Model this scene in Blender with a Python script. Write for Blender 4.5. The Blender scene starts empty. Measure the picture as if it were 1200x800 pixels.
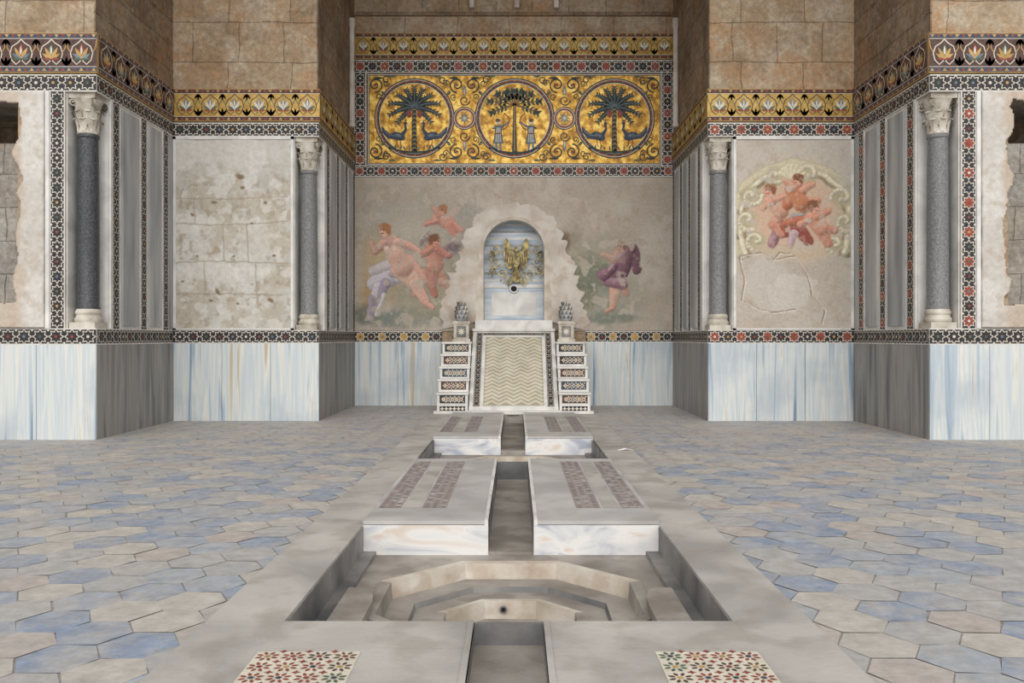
import bpy, math, random
import numpy as np
from mathutils import Vector, Matrix
random.seed(7)
scene = bpy.context.scene
CX = 0.035
YB, YP, YF = 18.75, 15.31, 12.5
XA, XP = 6.12, 3.515
NT = 0.42
Z0, Z1, Z2, Z3, Z4 = 1.39, 1.63, 5.09, 5.34, 5.94
TOP = 11.0

# ------------------------------------------------------------ colour / materials
def s2l(c):
    c = c / 255.0
    return c / 12.92 if c <= 0.04045 else ((c + 0.055) / 1.055) ** 2.4
def col(rgb): return (s2l(rgb[0]), s2l(rgb[1]), s2l(rgb[2]), 1.0)

def pmat(name, cols, scale=3.0, stretch=(1, 1, 1), rough=0.7, metal=0.0, bump=0.15, bscale=30.0,
         detail=6.0, dist=0.0, dust_fade=None, spot=None, spec=0.3, spread=0.18):
    m = bpy.data.materials.new(name); m.use_nodes = True
    nt = m.node_tree; N = nt.nodes; L = nt.links
    b = N['Principled BSDF']
    b.inputs['Roughness'].default_value = rough
    b.inputs['Metallic'].default_value = metal
    b.inputs['Specular IOR Level'].default_value = spec
    tc = N.new('ShaderNodeTexCoord'); mp = N.new('ShaderNodeMapping')
    mp.inputs['Scale'].default_value = stretch
    L.new(tc.outputs['Object'], mp.inputs['Vector'])
    nz = N.new('ShaderNodeTexNoise'); nz.inputs['Scale'].default_value = scale
    nz.inputs['Detail'].default_value = detail; nz.inputs['Distortion'].default_value = dist
    L.new(mp.outputs['Vector'], nz.inputs['Vector'])
    cr = N.new('ShaderNodeValToRGB')
    e = cr.color_ramp.elements
    n = len(cols)
    lo, hi = 0.5 - spread, 0.5 + spread
    e[0].position = lo; e[0].color = col(cols[0])
    e[1].position = hi; e[1].color = col(cols[-1])
    for i in range(1, n - 1):
        x = e.new(lo + (hi - lo) * i / (n - 1)); x.color = col(cols[i])
    L.new(nz.outputs['Fac'], cr.inputs['Fac'])
    out = cr.outputs['Color']
    n2 = N.new('ShaderNodeTexNoise'); n2.inputs['Scale'].default_value = bscale; n2.inputs['Detail'].default_value = 4
    L.new(tc.outputs['Object'], n2.inputs['Vector'])
    if spot:
        r2 = N.new('ShaderNodeValToRGB'); r2.color_ramp.elements[0].position = 0.50; r2.color_ramp.elements[1].position = 0.62
        n3 = N.new('ShaderNodeTexNoise'); n3.inputs['Scale'].default_value = spot[1]; n3.inputs['Detail'].default_value = 7
        L.new(tc.outputs['Object'], n3.inputs['Vector']); L.new(n3.outputs['Fac'], r2.inputs['Fac'])
        mx = N.new('ShaderNodeMix'); mx.data_type = 'RGBA'
        mm = N.new('ShaderNodeMath'); mm.operation = 'MULTIPLY'; mm.inputs[1].default_value = spot[2]
        L.new(r2.outputs['Color'], mm.inputs[0]); L.new(mm.outputs[0], mx.inputs[0])
        L.new(out, mx.inputs[6]); mx.inputs[7].default_value = col(spot[0]); out = mx.outputs[2]
    if dust_fade:
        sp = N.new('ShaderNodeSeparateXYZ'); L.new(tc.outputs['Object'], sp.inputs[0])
        mr = N.new('ShaderNodeMapRange'); mr.inputs[1].default_value = 9; mr.inputs[2].default_value = 14.0  # far fade: floor colour blends further into the dust tone with distance
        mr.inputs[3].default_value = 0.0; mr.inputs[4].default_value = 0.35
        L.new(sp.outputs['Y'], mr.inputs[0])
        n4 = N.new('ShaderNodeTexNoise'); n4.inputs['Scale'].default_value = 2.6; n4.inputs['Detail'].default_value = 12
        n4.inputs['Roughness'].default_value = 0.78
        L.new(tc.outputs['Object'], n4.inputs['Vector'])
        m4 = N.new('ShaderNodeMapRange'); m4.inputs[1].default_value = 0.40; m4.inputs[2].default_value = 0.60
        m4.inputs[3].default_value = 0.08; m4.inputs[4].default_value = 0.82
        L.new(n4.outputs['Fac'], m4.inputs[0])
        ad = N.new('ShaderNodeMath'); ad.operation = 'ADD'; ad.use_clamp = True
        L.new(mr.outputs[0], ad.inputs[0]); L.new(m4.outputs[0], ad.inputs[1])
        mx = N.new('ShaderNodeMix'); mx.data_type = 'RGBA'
        L.new(ad.outputs[0], mx.inputs[0]); L.new(out, mx.inputs[6]); mx.inputs[7].default_value = col(dust_fade); out = mx.outputs[2]
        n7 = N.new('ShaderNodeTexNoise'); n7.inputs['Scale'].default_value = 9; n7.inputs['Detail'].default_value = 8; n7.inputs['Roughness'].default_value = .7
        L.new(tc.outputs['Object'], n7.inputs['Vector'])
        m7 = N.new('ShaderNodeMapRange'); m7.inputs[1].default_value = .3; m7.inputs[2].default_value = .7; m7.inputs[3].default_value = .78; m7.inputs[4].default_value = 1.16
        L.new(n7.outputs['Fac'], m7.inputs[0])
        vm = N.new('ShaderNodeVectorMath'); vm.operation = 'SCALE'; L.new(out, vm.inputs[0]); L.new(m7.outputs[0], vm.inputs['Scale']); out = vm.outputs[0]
    L.new(out, b.inputs['Base Color'])
    if bump:
        bp = N.new('ShaderNodeBump'); bp.inputs['Strength'].default_value = bump; bp.inputs['Distance'].default_value = 0.02
        L.new(n2.outputs['Fac'], bp.inputs['Height']); L.new(bp.outputs['Normal'], b.inputs['Normal'])
    return m

def ashlar(name, c1, c2, mortar, patch, bw=1.15, rh=0.72, patch_amt=0.6, lime=(200, 190, 172), stain=(104, 84, 66)):
    m = bpy.data.materials.new(name); m.use_nodes = True
    nt = m.node_tree; N = nt.nodes; L = nt.links; b = N['Principled BSDF']
    b.inputs['Roughness'].default_value = 0.9; b.inputs['Specular IOR Level'].default_value = 0.15
    uv = N.new('ShaderNodeUVMap'); uv.uv_map = 'UVMap'
    def noise(sc, de, ro=.6):
        n = N.new('ShaderNodeTexNoise'); n.inputs['Scale'].default_value = sc; n.inputs['Detail'].default_value = de; n.inputs['Roughness'].default_value = ro
        L.new(uv.outputs[0], n.inputs['Vector']); return n
    def rng_(src, a, b_, c, d):
        r = N.new('ShaderNodeMapRange'); r.inputs[1].default_value = a; r.inputs[2].default_value = b_; r.inputs[3].default_value = c; r.inputs[4].default_value = d
        L.new(src, r.inputs[0]); return r.outputs[0]
    def mixc(f, a, c):
        mx = N.new('ShaderNodeMix'); mx.data_type = 'RGBA'; L.new(f, mx.inputs[0]); L.new(a, mx.inputs[6]); mx.inputs[7].default_value = col(c); return mx.outputs[2]
    nz = noise(1.1, 6)
    va = N.new('ShaderNodeVectorMath'); va.operation = 'MULTIPLY_ADD'
    L.new(nz.outputs['Color'], va.inputs[0]); va.inputs[1].default_value = (0.20, 0.11, 0); L.new(uv.outputs[0], va.inputs[2])
    br = N.new('ShaderNodeTexBrick'); br.inputs['Scale'].default_value = 1.0
    br.offset = 0.37; br.squash = 0.7; br.squash_frequency = 3
    br.inputs['Brick Width'].default_value = bw; br.inputs['Row Height'].default_value = rh
    br.inputs['Mortar Size'].default_value = 0.009; br.inputs['Mortar Smooth'].default_value = 0.9
    br.inputs['Color1'].default_value = col(c1); br.inputs['Color2'].default_value = col(c2); br.inputs['Mortar'].default_value = col(mortar)
    L.new(va.outputs[0], br.inputs['Vector'])
    c = mixc(rng_(noise(0.9, 9, .7).outputs['Fac'], .45, .58, 0, patch_amt), br.outputs['Color'], patch)
    n5 = noise(1.7, 12, .8); n5.noise_dimensions = '4D'; n5.inputs['W'].default_value = 3.1
    c = mixc(rng_(n5.outputs['Fac'], .46, .6, 0, .8), c, lime)
    n6 = noise(1.2, 12, .8); n6.noise_dimensions = '4D'; n6.inputs['W'].default_value = 8.4
    c = mixc(rng_(n6.outputs['Fac'], .48, .64, 0, .75), c, stain)
    n3 = noise(11, 9, .8)
    vm = N.new('ShaderNodeVectorMath'); vm.operation = 'SCALE'; L.new(c, vm.inputs[0]); L.new(rng_(n3.outputs['Fac'], .3, .7, .55, 1.3), vm.inputs['Scale'])
    L.new(vm.outputs[0], b.inputs['Base Color'])
    ms = N.new('ShaderNodeMath'); ms.operation = 'SUBTRACT'; L.new(n3.outputs['Fac'], ms.inputs[0]); L.new(br.outputs['Fac'], ms.inputs[1])
    bp = N.new('ShaderNodeBump'); bp.inputs['Strength'].default_value = 0.8; bp.inputs['Distance'].default_value = 0.05
    L.new(ms.outputs[0], bp.inputs['Height']); L.new(bp.outputs['Normal'], b.inputs['Normal'])
    return m

def attr_mat(name, bump=0.4, bs=18):
    m = bpy.data.materials.new(name); m.use_nodes = True
    nt = m.node_tree; N = nt.nodes; L = nt.links; b = N['Principled BSDF']
    b.inputs['Roughness'].default_value = 0.9; b.inputs['Specular IOR Level'].default_value = 0.15
    a = N.new('ShaderNodeAttribute'); a.attribute_name = 'Col'
    tc = N.new('ShaderNodeTexCoord'); n = N.new('ShaderNodeTexNoise'); n.inputs['Scale'].default_value = bs; n.inputs['Detail'].default_value = 8; n.inputs['Roughness'].default_value = 0.7
    L.new(tc.outputs['Object'], n.inputs['Vector'])
    r = N.new('ShaderNodeMapRange'); r.inputs[1].default_value = 0.3; r.inputs[2].default_value = 0.7; r.inputs[3].default_value = 0.84; r.inputs[4].default_value = 1.1
    L.new(n.outputs['Fac'], r.inputs[0])
    vm = N.new('ShaderNodeVectorMath'); vm.operation = 'SCALE'; L.new(a.outputs['Color'], vm.inputs[0]); L.new(r.outputs[0], vm.inputs['Scale'])
    L.new(vm.outputs[0], b.inputs['Base Color'])
    bp = N.new('ShaderNodeBump'); bp.inputs['Strength'].default_value = bump; bp.inputs['Distance'].default_value = 0.02
    L.new(n.outputs['Fac'], bp.inputs['Height']); L.new(bp.outputs['Normal'], b.inputs['Normal'])
    return m

M = {}
M['stone'] = ashlar('tan_ashlar_stone', (186, 164, 136), (168, 144, 116), (142, 122, 100), (190, 142, 98), lime=(200, 188, 168), stain=(142, 118, 94), patch_amt=.5)
M['stone_dark'] = ashlar('brown_rubble_stone', (146, 124, 102), (126, 106, 88), (100, 86, 72), (166, 128, 92), 0.7, 0.45, lime=(174, 158, 136), stain=(92, 76, 60))
M['stone_grey'] = ashlar('grey_masonry', (168, 162, 154), (152, 146, 138), (124, 116, 108), (184, 172, 154), 0.8, 0.5, lime=(196, 190, 180), stain=(126, 114, 102))
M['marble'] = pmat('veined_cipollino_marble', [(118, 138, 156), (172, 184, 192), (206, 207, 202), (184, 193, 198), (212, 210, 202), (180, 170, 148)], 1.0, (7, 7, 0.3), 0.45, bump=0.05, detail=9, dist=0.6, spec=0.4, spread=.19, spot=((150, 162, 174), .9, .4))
M['marble_side'] = pmat('shaded_grey_brown_marble', [(100, 100, 101), (128, 126, 124), (152, 148, 143), (116, 112, 108)], 1.0, (6, 6, 0.35), 0.5, bump=0.05, detail=8, dist=0.8)  # grey marble, with oblique side shading also darkened into its colour
M['white'] = pmat('white_marble', [(188, 185, 180), (206, 203, 198), (220, 217, 211)], 2.5, rough=0.5, bump=0.06, dist=1.0)
M['blue_marble'] = pmat('blue_grey_marble', [(154, 166, 180), (182, 191, 200), (206, 209, 210)], 1.2, (1, 1, 5), 0.45, bump=0.05, dist=1.2)
M['strip'] = pmat('grey_strip_marble', [(132, 133, 134), (156, 157, 157), (176, 175, 172)], 1.2, (4, 4, 0.5), 0.5, bump=0.06)
M['black'] = pmat('black_tesserae', [(34, 32, 36), (58, 54, 56)], 20, bump=0.2, rough=0.5)
M['navy'] = pmat('navy_tesserae', [(44, 50, 66), (70, 78, 94)], 20, bump=0.2, rough=0.5)
M['cream'] = pmat('cream_tesserae', [(190, 182, 166), (214, 206, 190)], 12, bump=0.2, rough=0.55)
M['red'] = pmat('red_tesserae', [(122, 54, 44), (150, 78, 62)], 15, bump=0.2, rough=0.5)
M['green'] = pmat('green_tesserae', [(62, 82, 66), (96, 112, 88)], 15, bump=0.2, rough=0.5)
M['leaf'] = pmat('dark_leaf_tesserae', [(34, 42, 40), (60, 70, 62)], 15, bump=0.2, rough=0.5)
M['bluegrey'] = pmat('bluegrey_tesserae', [(84, 100, 114), (120, 134, 142)], 15, bump=0.2, rough=0.5)
M['ochre'] = pmat('ochre_tesserae', [(160, 126, 72), (190, 156, 96)], 10, bump=0.2, rough=0.5)
M['brown'] = pmat('brown_tesserae', [(84, 60, 42), (112, 84, 58)], 15, bump=0.2, rough=0.5)
M['rbrown'] = pmat('dark_red_ground', [(70, 50, 46), (92, 68, 60)], 15, bump=0.2, rough=0.6)
M['inlay'] = pmat('worn_inlay_ground', [(146, 136, 133), (162, 152, 147)], 15, bump=0.1, rough=0.6)
M['inlay2'] = pmat('worn_inlay_chips', [(126, 110, 108), (146, 130, 126)], 15, bump=0.1, rough=0.6)
M['gold'] = pmat('gold_tesserae', [(150, 104, 26), (200, 150, 46), (240, 202, 104)], 9, rough=0.40, metal=0.3, bump=0.5, bscale=22, detail=12, spec=0.5, spread=.14)
M['golddull'] = pmat('dull_gold_ground', [(162, 126, 60), (196, 162, 92)], 9, rough=0.5, metal=0.15, bump=0.3, detail=10)
M['goldm'] = pmat('tarnished_gilt_metal', [(86, 80, 64), (142, 128, 88), (196, 176, 116)], 12, rough=0.5, metal=0.3, bump=0.3)
M['border'] = pmat('worn_grey_marble', [(150, 146, 141), (172, 167, 161), (186, 181, 174)], 1.3, rough=0.6, bump=0.15, spot=((142, 133, 124), 3.0, 0.45), dist=0.6)
M['slab'] = pmat('smooth_grey_marble_slab', [(160, 158, 156), (176, 173, 170), (188, 185, 181)], 1.1, rough=0.5, bump=0.08, dist=1.0, spot=((150, 142, 134), 2.2, 0.35))
M['wet'] = pmat('grimy_basin_stone', [(126, 119, 111), (148, 141, 133), (164, 157, 148)], 2.0, rough=0.7, bump=0.2, spot=((108, 99, 90), 3.0, 0.5))
M['basinwall'] = pmat('dark_basin_marble', [(88, 88, 90), (114, 112, 111), (142, 138, 133)], 2.5, rough=0.5, bump=0.15)
M['creamstone'] = pmat('cream_basin_stone', [(168, 156, 140), (194, 184, 170), (208, 201, 190)], 3.0, rough=0.6, bump=0.2, spot=((160, 134, 112), 5.0, 0.4))
M['vein'] = pmat('white_veined_marble', [(164, 168, 180), (204, 204, 205), (220, 218, 215), (208, 194, 182)], 1.4, (1, 1, 2.5), 0.4, bump=0.05, dist=2.0, detail=8)
M['grout'] = pmat('floor_grout', [(136, 130, 124), (154, 148, 141)], 6, rough=0.95, bump=0.3, dust_fade=(166, 160, 153))
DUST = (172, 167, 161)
M['t_blue'] = pmat('blue_floor_tile', [(114, 131, 156), (138, 151, 171)], 5, rough=0.6, bump=0.2, dust_fade=DUST)
M['t_lblue'] = pmat('pale_blue_floor_tile', [(138, 148, 162), (158, 165, 174)], 5, rough=0.6, bump=0.2, dust_fade=DUST)
M['t_beige'] = pmat('beige_floor_tile', [(172, 165, 155), (188, 182, 173)], 5, rough=0.65, bump=0.2, dust_fade=DUST)
M['t_pink'] = pmat('pinkish_floor_tile', [(164, 152, 145), (178, 167, 160)], 5, rough=0.65, bump=0.2, dust_fade=DUST)
M['t_grey'] = pmat('grey_floor_tile', [(154, 154, 154), (170, 169, 168)], 5, rough=0.6, bump=0.2, dust_fade=DUST)
M['granite'] = pmat('grey_granite', [(94, 94, 95), (114, 114, 114), (134, 133, 131)], 40, rough=0.45, bump=0.1, bscale=60)
M['granite_dark'] = pmat('dark_granite', [(50, 51, 54), (66, 67, 70), (88, 88, 89)], 40, rough=0.4, bump=0.1, bscale=60)
M['capital'] = pmat('carved_limestone', [(146, 136, 122), (184, 176, 162), (206, 200, 188)], 5, rough=0.75, bump=0.3)
M['herring'] = pmat('yellowed_marble', [(184, 176, 156), (202, 195, 176)], 4, rough=0.5, bump=0.1)
M['herring2'] = pmat('recessed_yellow_marble', [(150, 142, 124), (166, 158, 140)], 4, rough=0.6, bump=0.1)
M['plaster'] = pmat('rough_plaster', [(178, 166, 154), (196, 187, 177), (207, 199, 189)], 2.2, rough=0.9, bump=0.5, spot=((176, 154, 134), 4.0, 0.5))
M['void'] = pmat('dark_hole', [(20, 18, 16), (30, 27, 24)], 5, bump=0)
M['paper'] = pmat('white_paper', [(235, 235, 232), (245, 245, 242)], 5, bump=0)
M['ceil'] = pmat('vault_plaster', [(120, 104, 88), (148, 130, 112)], 2, rough=0.9, bump=0.3)
M['fresco'] = attr_mat('painted_fresco_plaster')
M['rough_fresco'] = attr_mat('bare_plaster', 0.8, 12)

# ------------------------------------------------------------ mesh builder
class MB:
    def __init__(s, name, mats):
        s.name = name; s.m = mats; s.v = []; s.f = []; s.k = []
    def mi(s, m):
        if m not in s.m: s.m.append(m)
        return s.m.index(m)
    def poly(s, pts, m):
        i = len(s.v); s.v += [tuple(p) for p in pts]; s.f.append(tuple(range(i, i + len(pts)))); s.k.append(s.mi(m))
    def box(s, a, b, m):
        x0, y0, z0 = a; x1, y1, z1 = b
        if x0 > x1: x0, x1 = x1, x0
        if y0 > y1: y0, y1 = y1, y0
        i = len(s.v)
        s.v += [(x0, y0, z0), (x1, y0, z0), (x1, y1, z0), (x0, y1, z0), (x0, y0, z1), (x1, y0, z1), (x1, y1, z1), (x0, y1, z1)]
        for f in ((0, 3, 2, 1), (4, 5, 6, 7), (0, 1, 5, 4), (1, 2, 6, 5), (2, 3, 7, 6), (3, 0, 4, 7)):
            s.f.append(tuple(i + j for j in f)); s.k.append(s.mi(m))
    def lathe(s, c, prof, m, n=28, sq=False):
        i = len(s.v)
        for r, z in prof:
            for j in range(n):
                t = 2 * math.pi * j / n
                s.v.append((c[0] + r * math.cos(t), c[1] + r * math.sin(t), c[2] + z))
        for a in range(len(prof) - 1):
            for j in range(n):
                s.f.append((i + a * n + j, i + a * n + (j + 1) % n, i + (a + 1) * n + (j + 1) % n, i + (a + 1) * n + j)); s.k.append(s.mi(m))
        s.f.append(tuple(i + (len(prof) - 1) * n + j for j in range(n))); s.k.append(s.mi(m))
        s.f.append(tuple(i + n - 1 - j for j in range(n))); s.k.append(s.mi(m))
    def done(s, parent=None, smooth=False, bevel=0):
        me = bpy.data.meshes.new(s.name); me.from_pydata(s.v, [], s.f); me.update()
        for m in s.m: me.materials.append(M[m])
        me.polygons.foreach_set('material_index', s.k)
        uvl = me.uv_layers.new(name='UVMap')
        for p in me.polygons:
            n = p.normal; ax = max(range(3), key=lambda q: abs(n[q]))
            for li in p.loop_indices:
                co = me.vertices[me.loops[li].vertex_index].co
                uvl.data[li].uv = (co.y, co.z) if ax == 0 else ((co.x, co.z) if ax == 1 else (co.x, co.y))
        o = bpy.data.objects.new(s.name, me); scene.collection.objects.link(o)
        if smooth:
            me.polygons.foreach_set('use_smooth', [True] * len(me.polygons))
            try:
                me.set_sharp_from_angle(angle=math.radians(40))
            except Exception: pass
        if parent: o.parent = parent
        return o

def empty(name, loc=(0, 0, 0)):
    e = bpy.data.objects.new(name, None); scene.collection.objects.link(e); e.empty_display_size = 0.2
    return e

class Fr:
    """flat drawing frame: a,b in-plane, c out of the surface"""
    def __init__(s, o, u, v, n): s.o = Vector(o); s.u = Vector(u); s.v = Vector(v); s.n = Vector(n)
    def p(s, a, b, c=0): return s.o + s.u * a + s.v * b + s.n * c

def fy(Y): return Fr((0, Y, 0), (1, 0, 0), (0, 0, 1), (0, -1, 0))
def fx(X): return Fr((X, 0, 0), (0, 1, 0), (0, 0, 1), (-1 if X > 0 else 1, 0, 0))
def fz(Z): return Fr((0, 0, Z), (1, 0, 0), (0, 1, 0), (0, 0, 1))
def fmeas(Y):
    k = Y / 1000.0
    return Fr((CX - 604 * k, Y, 1.5 + 395 * k), (k, 0, 0), (0, 0, -k), (0, -1, 0))

class D:
    def __init__(s, mb, F, base=0.0): s.mb = mb; s.F = F; s.b = base
    def poly(s, pts, m, h=0.0): s.mb.poly([s.F.p(a, b, s.b + h) for a, b in pts], m)
    def rect(s, x0, y0, x1, y1, m, h=0.0): s.poly([(x0, y0), (x1, y0), (x1, y1), (x0, y1)], m, h)
    def prism(s, pts, m, h0, h1):
        n = len(pts)
        s.mb.poly([s.F.p(a, b, s.b + h1) for a, b in pts], m)
        for i in range(n):
            a, b = pts[i], pts[(i + 1) % n]
            s.mb.poly([s.F.p(*a, s.b + h0), s.F.p(*b, s.b + h0), s.F.p(*b, s.b + h1), s.F.p(*a, s.b + h1)], m)
    def ell(s, cx, cy, rx, ry, m, h=0, rot=0, n=20):
        c, t = math.cos(rot), math.sin(rot)
        s.poly([(cx + rx * math.cos(q) * c - ry * math.sin(q) * t, cy + rx * math.cos(q) * t + ry * math.sin(q) * c) for q in [2 * math.pi * i / n for i in range(n)]], m, h)
    def star(s, cx, cy, R, r, m, h=0, n=8, rot=0):
        s.poly([(cx + (R if i % 2 == 0 else r) * math.cos(rot + math.pi * i / n), cy + (R if i % 2 == 0 else r) * math.sin(rot + math.pi * i / n)) for i in range(2 * n)], m, h)
    def stroke(s, pts, w, m, h=0, closed=False, thick=0):
        n = len(pts)
        ws = w if isinstance(w, (list, tuple)) else [w] * n
        L, R = [], []
        for i in range(n):
            if closed: a, b = pts[i - 1], pts[(i + 1) % n]
            else: a, b = pts[max(i - 1, 0)], pts[min(i + 1, n - 1)]
            dx, dy = b[0] - a[0], b[1] - a[1]; l = math.hypot(dx, dy) or 1
            nx, ny = -dy / l * ws[i] / 2, dx / l * ws[i] / 2
            L.append((pts[i][0] + nx, pts[i][1] + ny)); R.append((pts[i][0] - nx, pts[i][1] - ny))
        for i in range(n if closed else n - 1):
            j = (i + 1) % n
            q = [L[i], L[j], R[j], R[i]]
            if thick: s.prism(q, m, h, h + thick)
            else: s.poly(q, m, h)
    def circ(s, cx, cy, r, w, m, h=0, a0=0, a1=360, n=28, thick=0):
        cl = (a1 - a0) == 360
        k = n if cl else n + 1
        s.stroke([(cx + r * math.cos(math.radians(a0 + (a1 - a0) * i / n)), cy + r * math.sin(math.radians(a0 + (a1 - a0) * i / n))) for i in range(k)], w, m, h, cl, thick)
    def leaf(s, x, y, ang, L, W, m, h=0):
        c, t = math.cos(ang), math.sin(ang)
        prof = [(0, 0), (0.2, 0.35), (0.45, 0.5), (0.7, 0.36), (1, 0), (0.7, -0.36), (0.45, -0.5), (0.2, -0.35)]
        s.poly([(x + a * L * c - b * W * t, y + a * L * t + b * W * c) for a, b in prof], m, h)
    def spiral(s, cx, cy, r0, r1, a0, turns, w, m, h=0, thick=0, n=30):
        s.stroke([(cx + (r0 + (r1 - r0) * i / n) * math.cos(a0 + turns * 2 * math.pi * i / n), cy + (r0 + (r1 - r0) * i / n) * math.sin(a0 + turns * 2 * math.pi * i / n)) for i in range(n + 1)], w, m, h, False, thick)

def star_band(mb, F, a0, a1, b0, b1, vertical=False, base=0.03, tint='black'):
    own = mb is None
    if own: mb = MB('star_mosaic_band', ['white'])
    d = D(mb, F, base)
    d.prism([(a0, b0), (a1, b0), (a1, b1), (a0, b1)], 'white', -base, 0)
    W = (a1 - a0) if vertical else (b1 - b0)
    Ln = (b1 - b0) if vertical else (a1 - a0)
    e = W * 0.07
    d.rect(a0 + (e if vertical else 0), b0 + (0 if vertical else e), a1 - (e if vertical else 0), b1 - (0 if vertical else e), 'black', 0.002)
    n = max(1, round(Ln / (W * 0.98))); st = Ln / n
    for i in range(n):
        t = (i + 0.5) * st
        cx, cy = ((a0 + a1) / 2, b0 + t) if vertical else (a0 + t, (b0 + b1) / 2)
        R = W * 0.5
        d.star(cx, cy, R, R * 0.66, 'cream', 0.004)
        c1 = tint if (i % 2 == 0) else 'black'
        d.star(cx, cy, R * 0.82, R * 0.53, c1, 0.006)
        d.star(cx, cy, R * 0.24, R * 0.14, random.choice(['red', 'green', 'ochre', 'cream', 'bluegrey']), 0.010, 8)
        for sg in (-1, 1):
            if vertical: x, y = cx + sg * R * 0.78, cy + st / 2
            else: x, y = cx + st / 2, cy + sg * R * 0.78
            if (vertical and y < b1 - .05) or (not vertical and x < a1 - .05):
                d.star(x, y, R * 0.2, R * 0.1, 'cream', 0.004, 4)
    if own: mb.done()

def frieze(mb, F, a0, a1, b0, b1, ground='rbrown', gold=False, base=0.05):
    mb = MB('palmette_frieze', ['cream'])
    d = D(mb, F, base); H = b1 - b0
    d.prism([(a0, b0), (a1, b0), (a1, b1), (a0, b1)], 'ochre', -base, 0)
    d.rect(a0, b0 + H * .02, a1, b1 - H * .02, 'navy' if not gold else 'rbrown', 0.002)
    d.rect(a0, b0 + H * .14, a1, b1 - H * .14, 'cream', 0.004)
    d.rect(a0, b0 + H * .155, a1, b1 - H * .155, 'golddull' if gold else ground, 0.006)
    nt = int((a1 - a0) / 0.09)
    for i in range(nt):
        x = a0 + (i + .5) * (a1 - a0) / nt; w = 0.034
        m = 'red' if i % 2 else 'ochre'
        for y0, s in ((b0 + H * .04, 1), (b1 - H * .04, -1)):
            d.poly([(x - w, y0), (x + w, y0), (x, y0 + s * H * .08)], m, 0.005)
    n = max(1, round((a1 - a0) / (H * .8))); st = (a1 - a0) / n
    cm = b0 + H * .5; h = H * .34
    c_ring = 'leaf' if gold else 'cream'
    for i in range(n):
        x = a0 + (i + .5) * st
        r = st * .37
        for s in (-1, 1):
            pts = [(x, cm + h * .98), (x + s * r * .3, cm + h * .72), (x + s * r * .8, cm + h * .45), (x + s * r * 1.0, cm - h * .05), (x + s * r * .85, cm - h * .55), (x + s * r * .45, cm - h * .88), (x + s * r * .1, cm - h * .62), (x + s * r * .3, cm - h * .35)]
            d.stroke(pts, H * .026, c_ring, 0.008 + .0005 * s)
            pts = [(x + s * r * .98, cm + h * .0), (x + s * st * .46, cm + h * .35), (x + s * st * .5, cm + h * .95)]
            d.stroke(pts, H * .022, 'ochre' if not gold else 'green', 0.0085)
        pal = ('bluegrey', 'green', 'red') if gold else (('red', 'bluegrey', 'green') if i % 2 else ('green', 'ochre', 'red'))
        yb = cm - h * .5
        for q, (a, L, W) in enumerate(((0, 1.2, .5), (.5, 1.0, .34), (-.5, 1.0, .34), (1.0, .8, .3), (-1.0, .8, .3), (1.5, .6, .26), (-1.5, .6, .26))):
            m = pal[0] if q == 0 else (pal[1] if q in (3, 4) else (('ochre' if not gold else 'cream') if q in (1, 2) else pal[2]))
            d.leaf(x, yb, math.pi / 2 + a, h * L, r * W, m, 0.010 + q * .0003)
        d.leaf(x, yb + h * .3, math.pi / 2, h * .7, r * .2, 'cream', 0.0135)
        for s in (-1, 1):
            xs = x + s * st * .5
            if xs < a0 + .02 or xs > a1 - .02: continue
            for a in (-.6, 0, .6):
                d.leaf(xs, cm - h * 1.0, math.pi / 2 + a, h * .75, r * .26, 'bluegrey' if a else 'red', 0.009 + abs(a) * .001)
                d.leaf(xs, cm + h * 1.0, -math.pi / 2 + a, h * .6, r * .22, 'green' if a else ('leaf' if gold else 'ochre'), 0.009 + abs(a) * .001)
    mb.done()

# ------------------------------------------------------------ numpy painter
rng = np.random.default_rng(3)
TAB = rng.random((256, 256))
def vn(x, y):
    xi = np.floor(x).astype(int); yi = np.floor(y).astype(int); fx_ = x - xi; fy_ = y - yi
    fx_ = fx_ * fx_ * (3 - 2 * fx_); fy_ = fy_ * fy_ * (3 - 2 * fy_)
    g = lambda a, b: TAB[a % 256, b % 256]
    return (g(xi, yi) * (1 - fx_) + g(xi + 1, yi) * fx_) * (1 - fy_) + (g(xi, yi + 1) * (1 - fx_) + g(xi + 1, yi + 1) * fx_) * fy_
def fbm(x, y, o=5, sd=0):
    s = 0; a = .5; t = 0
    for i in range(o):
        s = s + a * vn(x + sd * 17.3 + i * 31.7, y + sd * 9.1 + i * 11.3); t += a; x = x * 2; y = y * 2; a *= .5
    return s / t
def sm(x, a, b):
    t = np.clip((x - a) / (b - a), 0, 1); return t * t * (3 - 2 * t)

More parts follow.
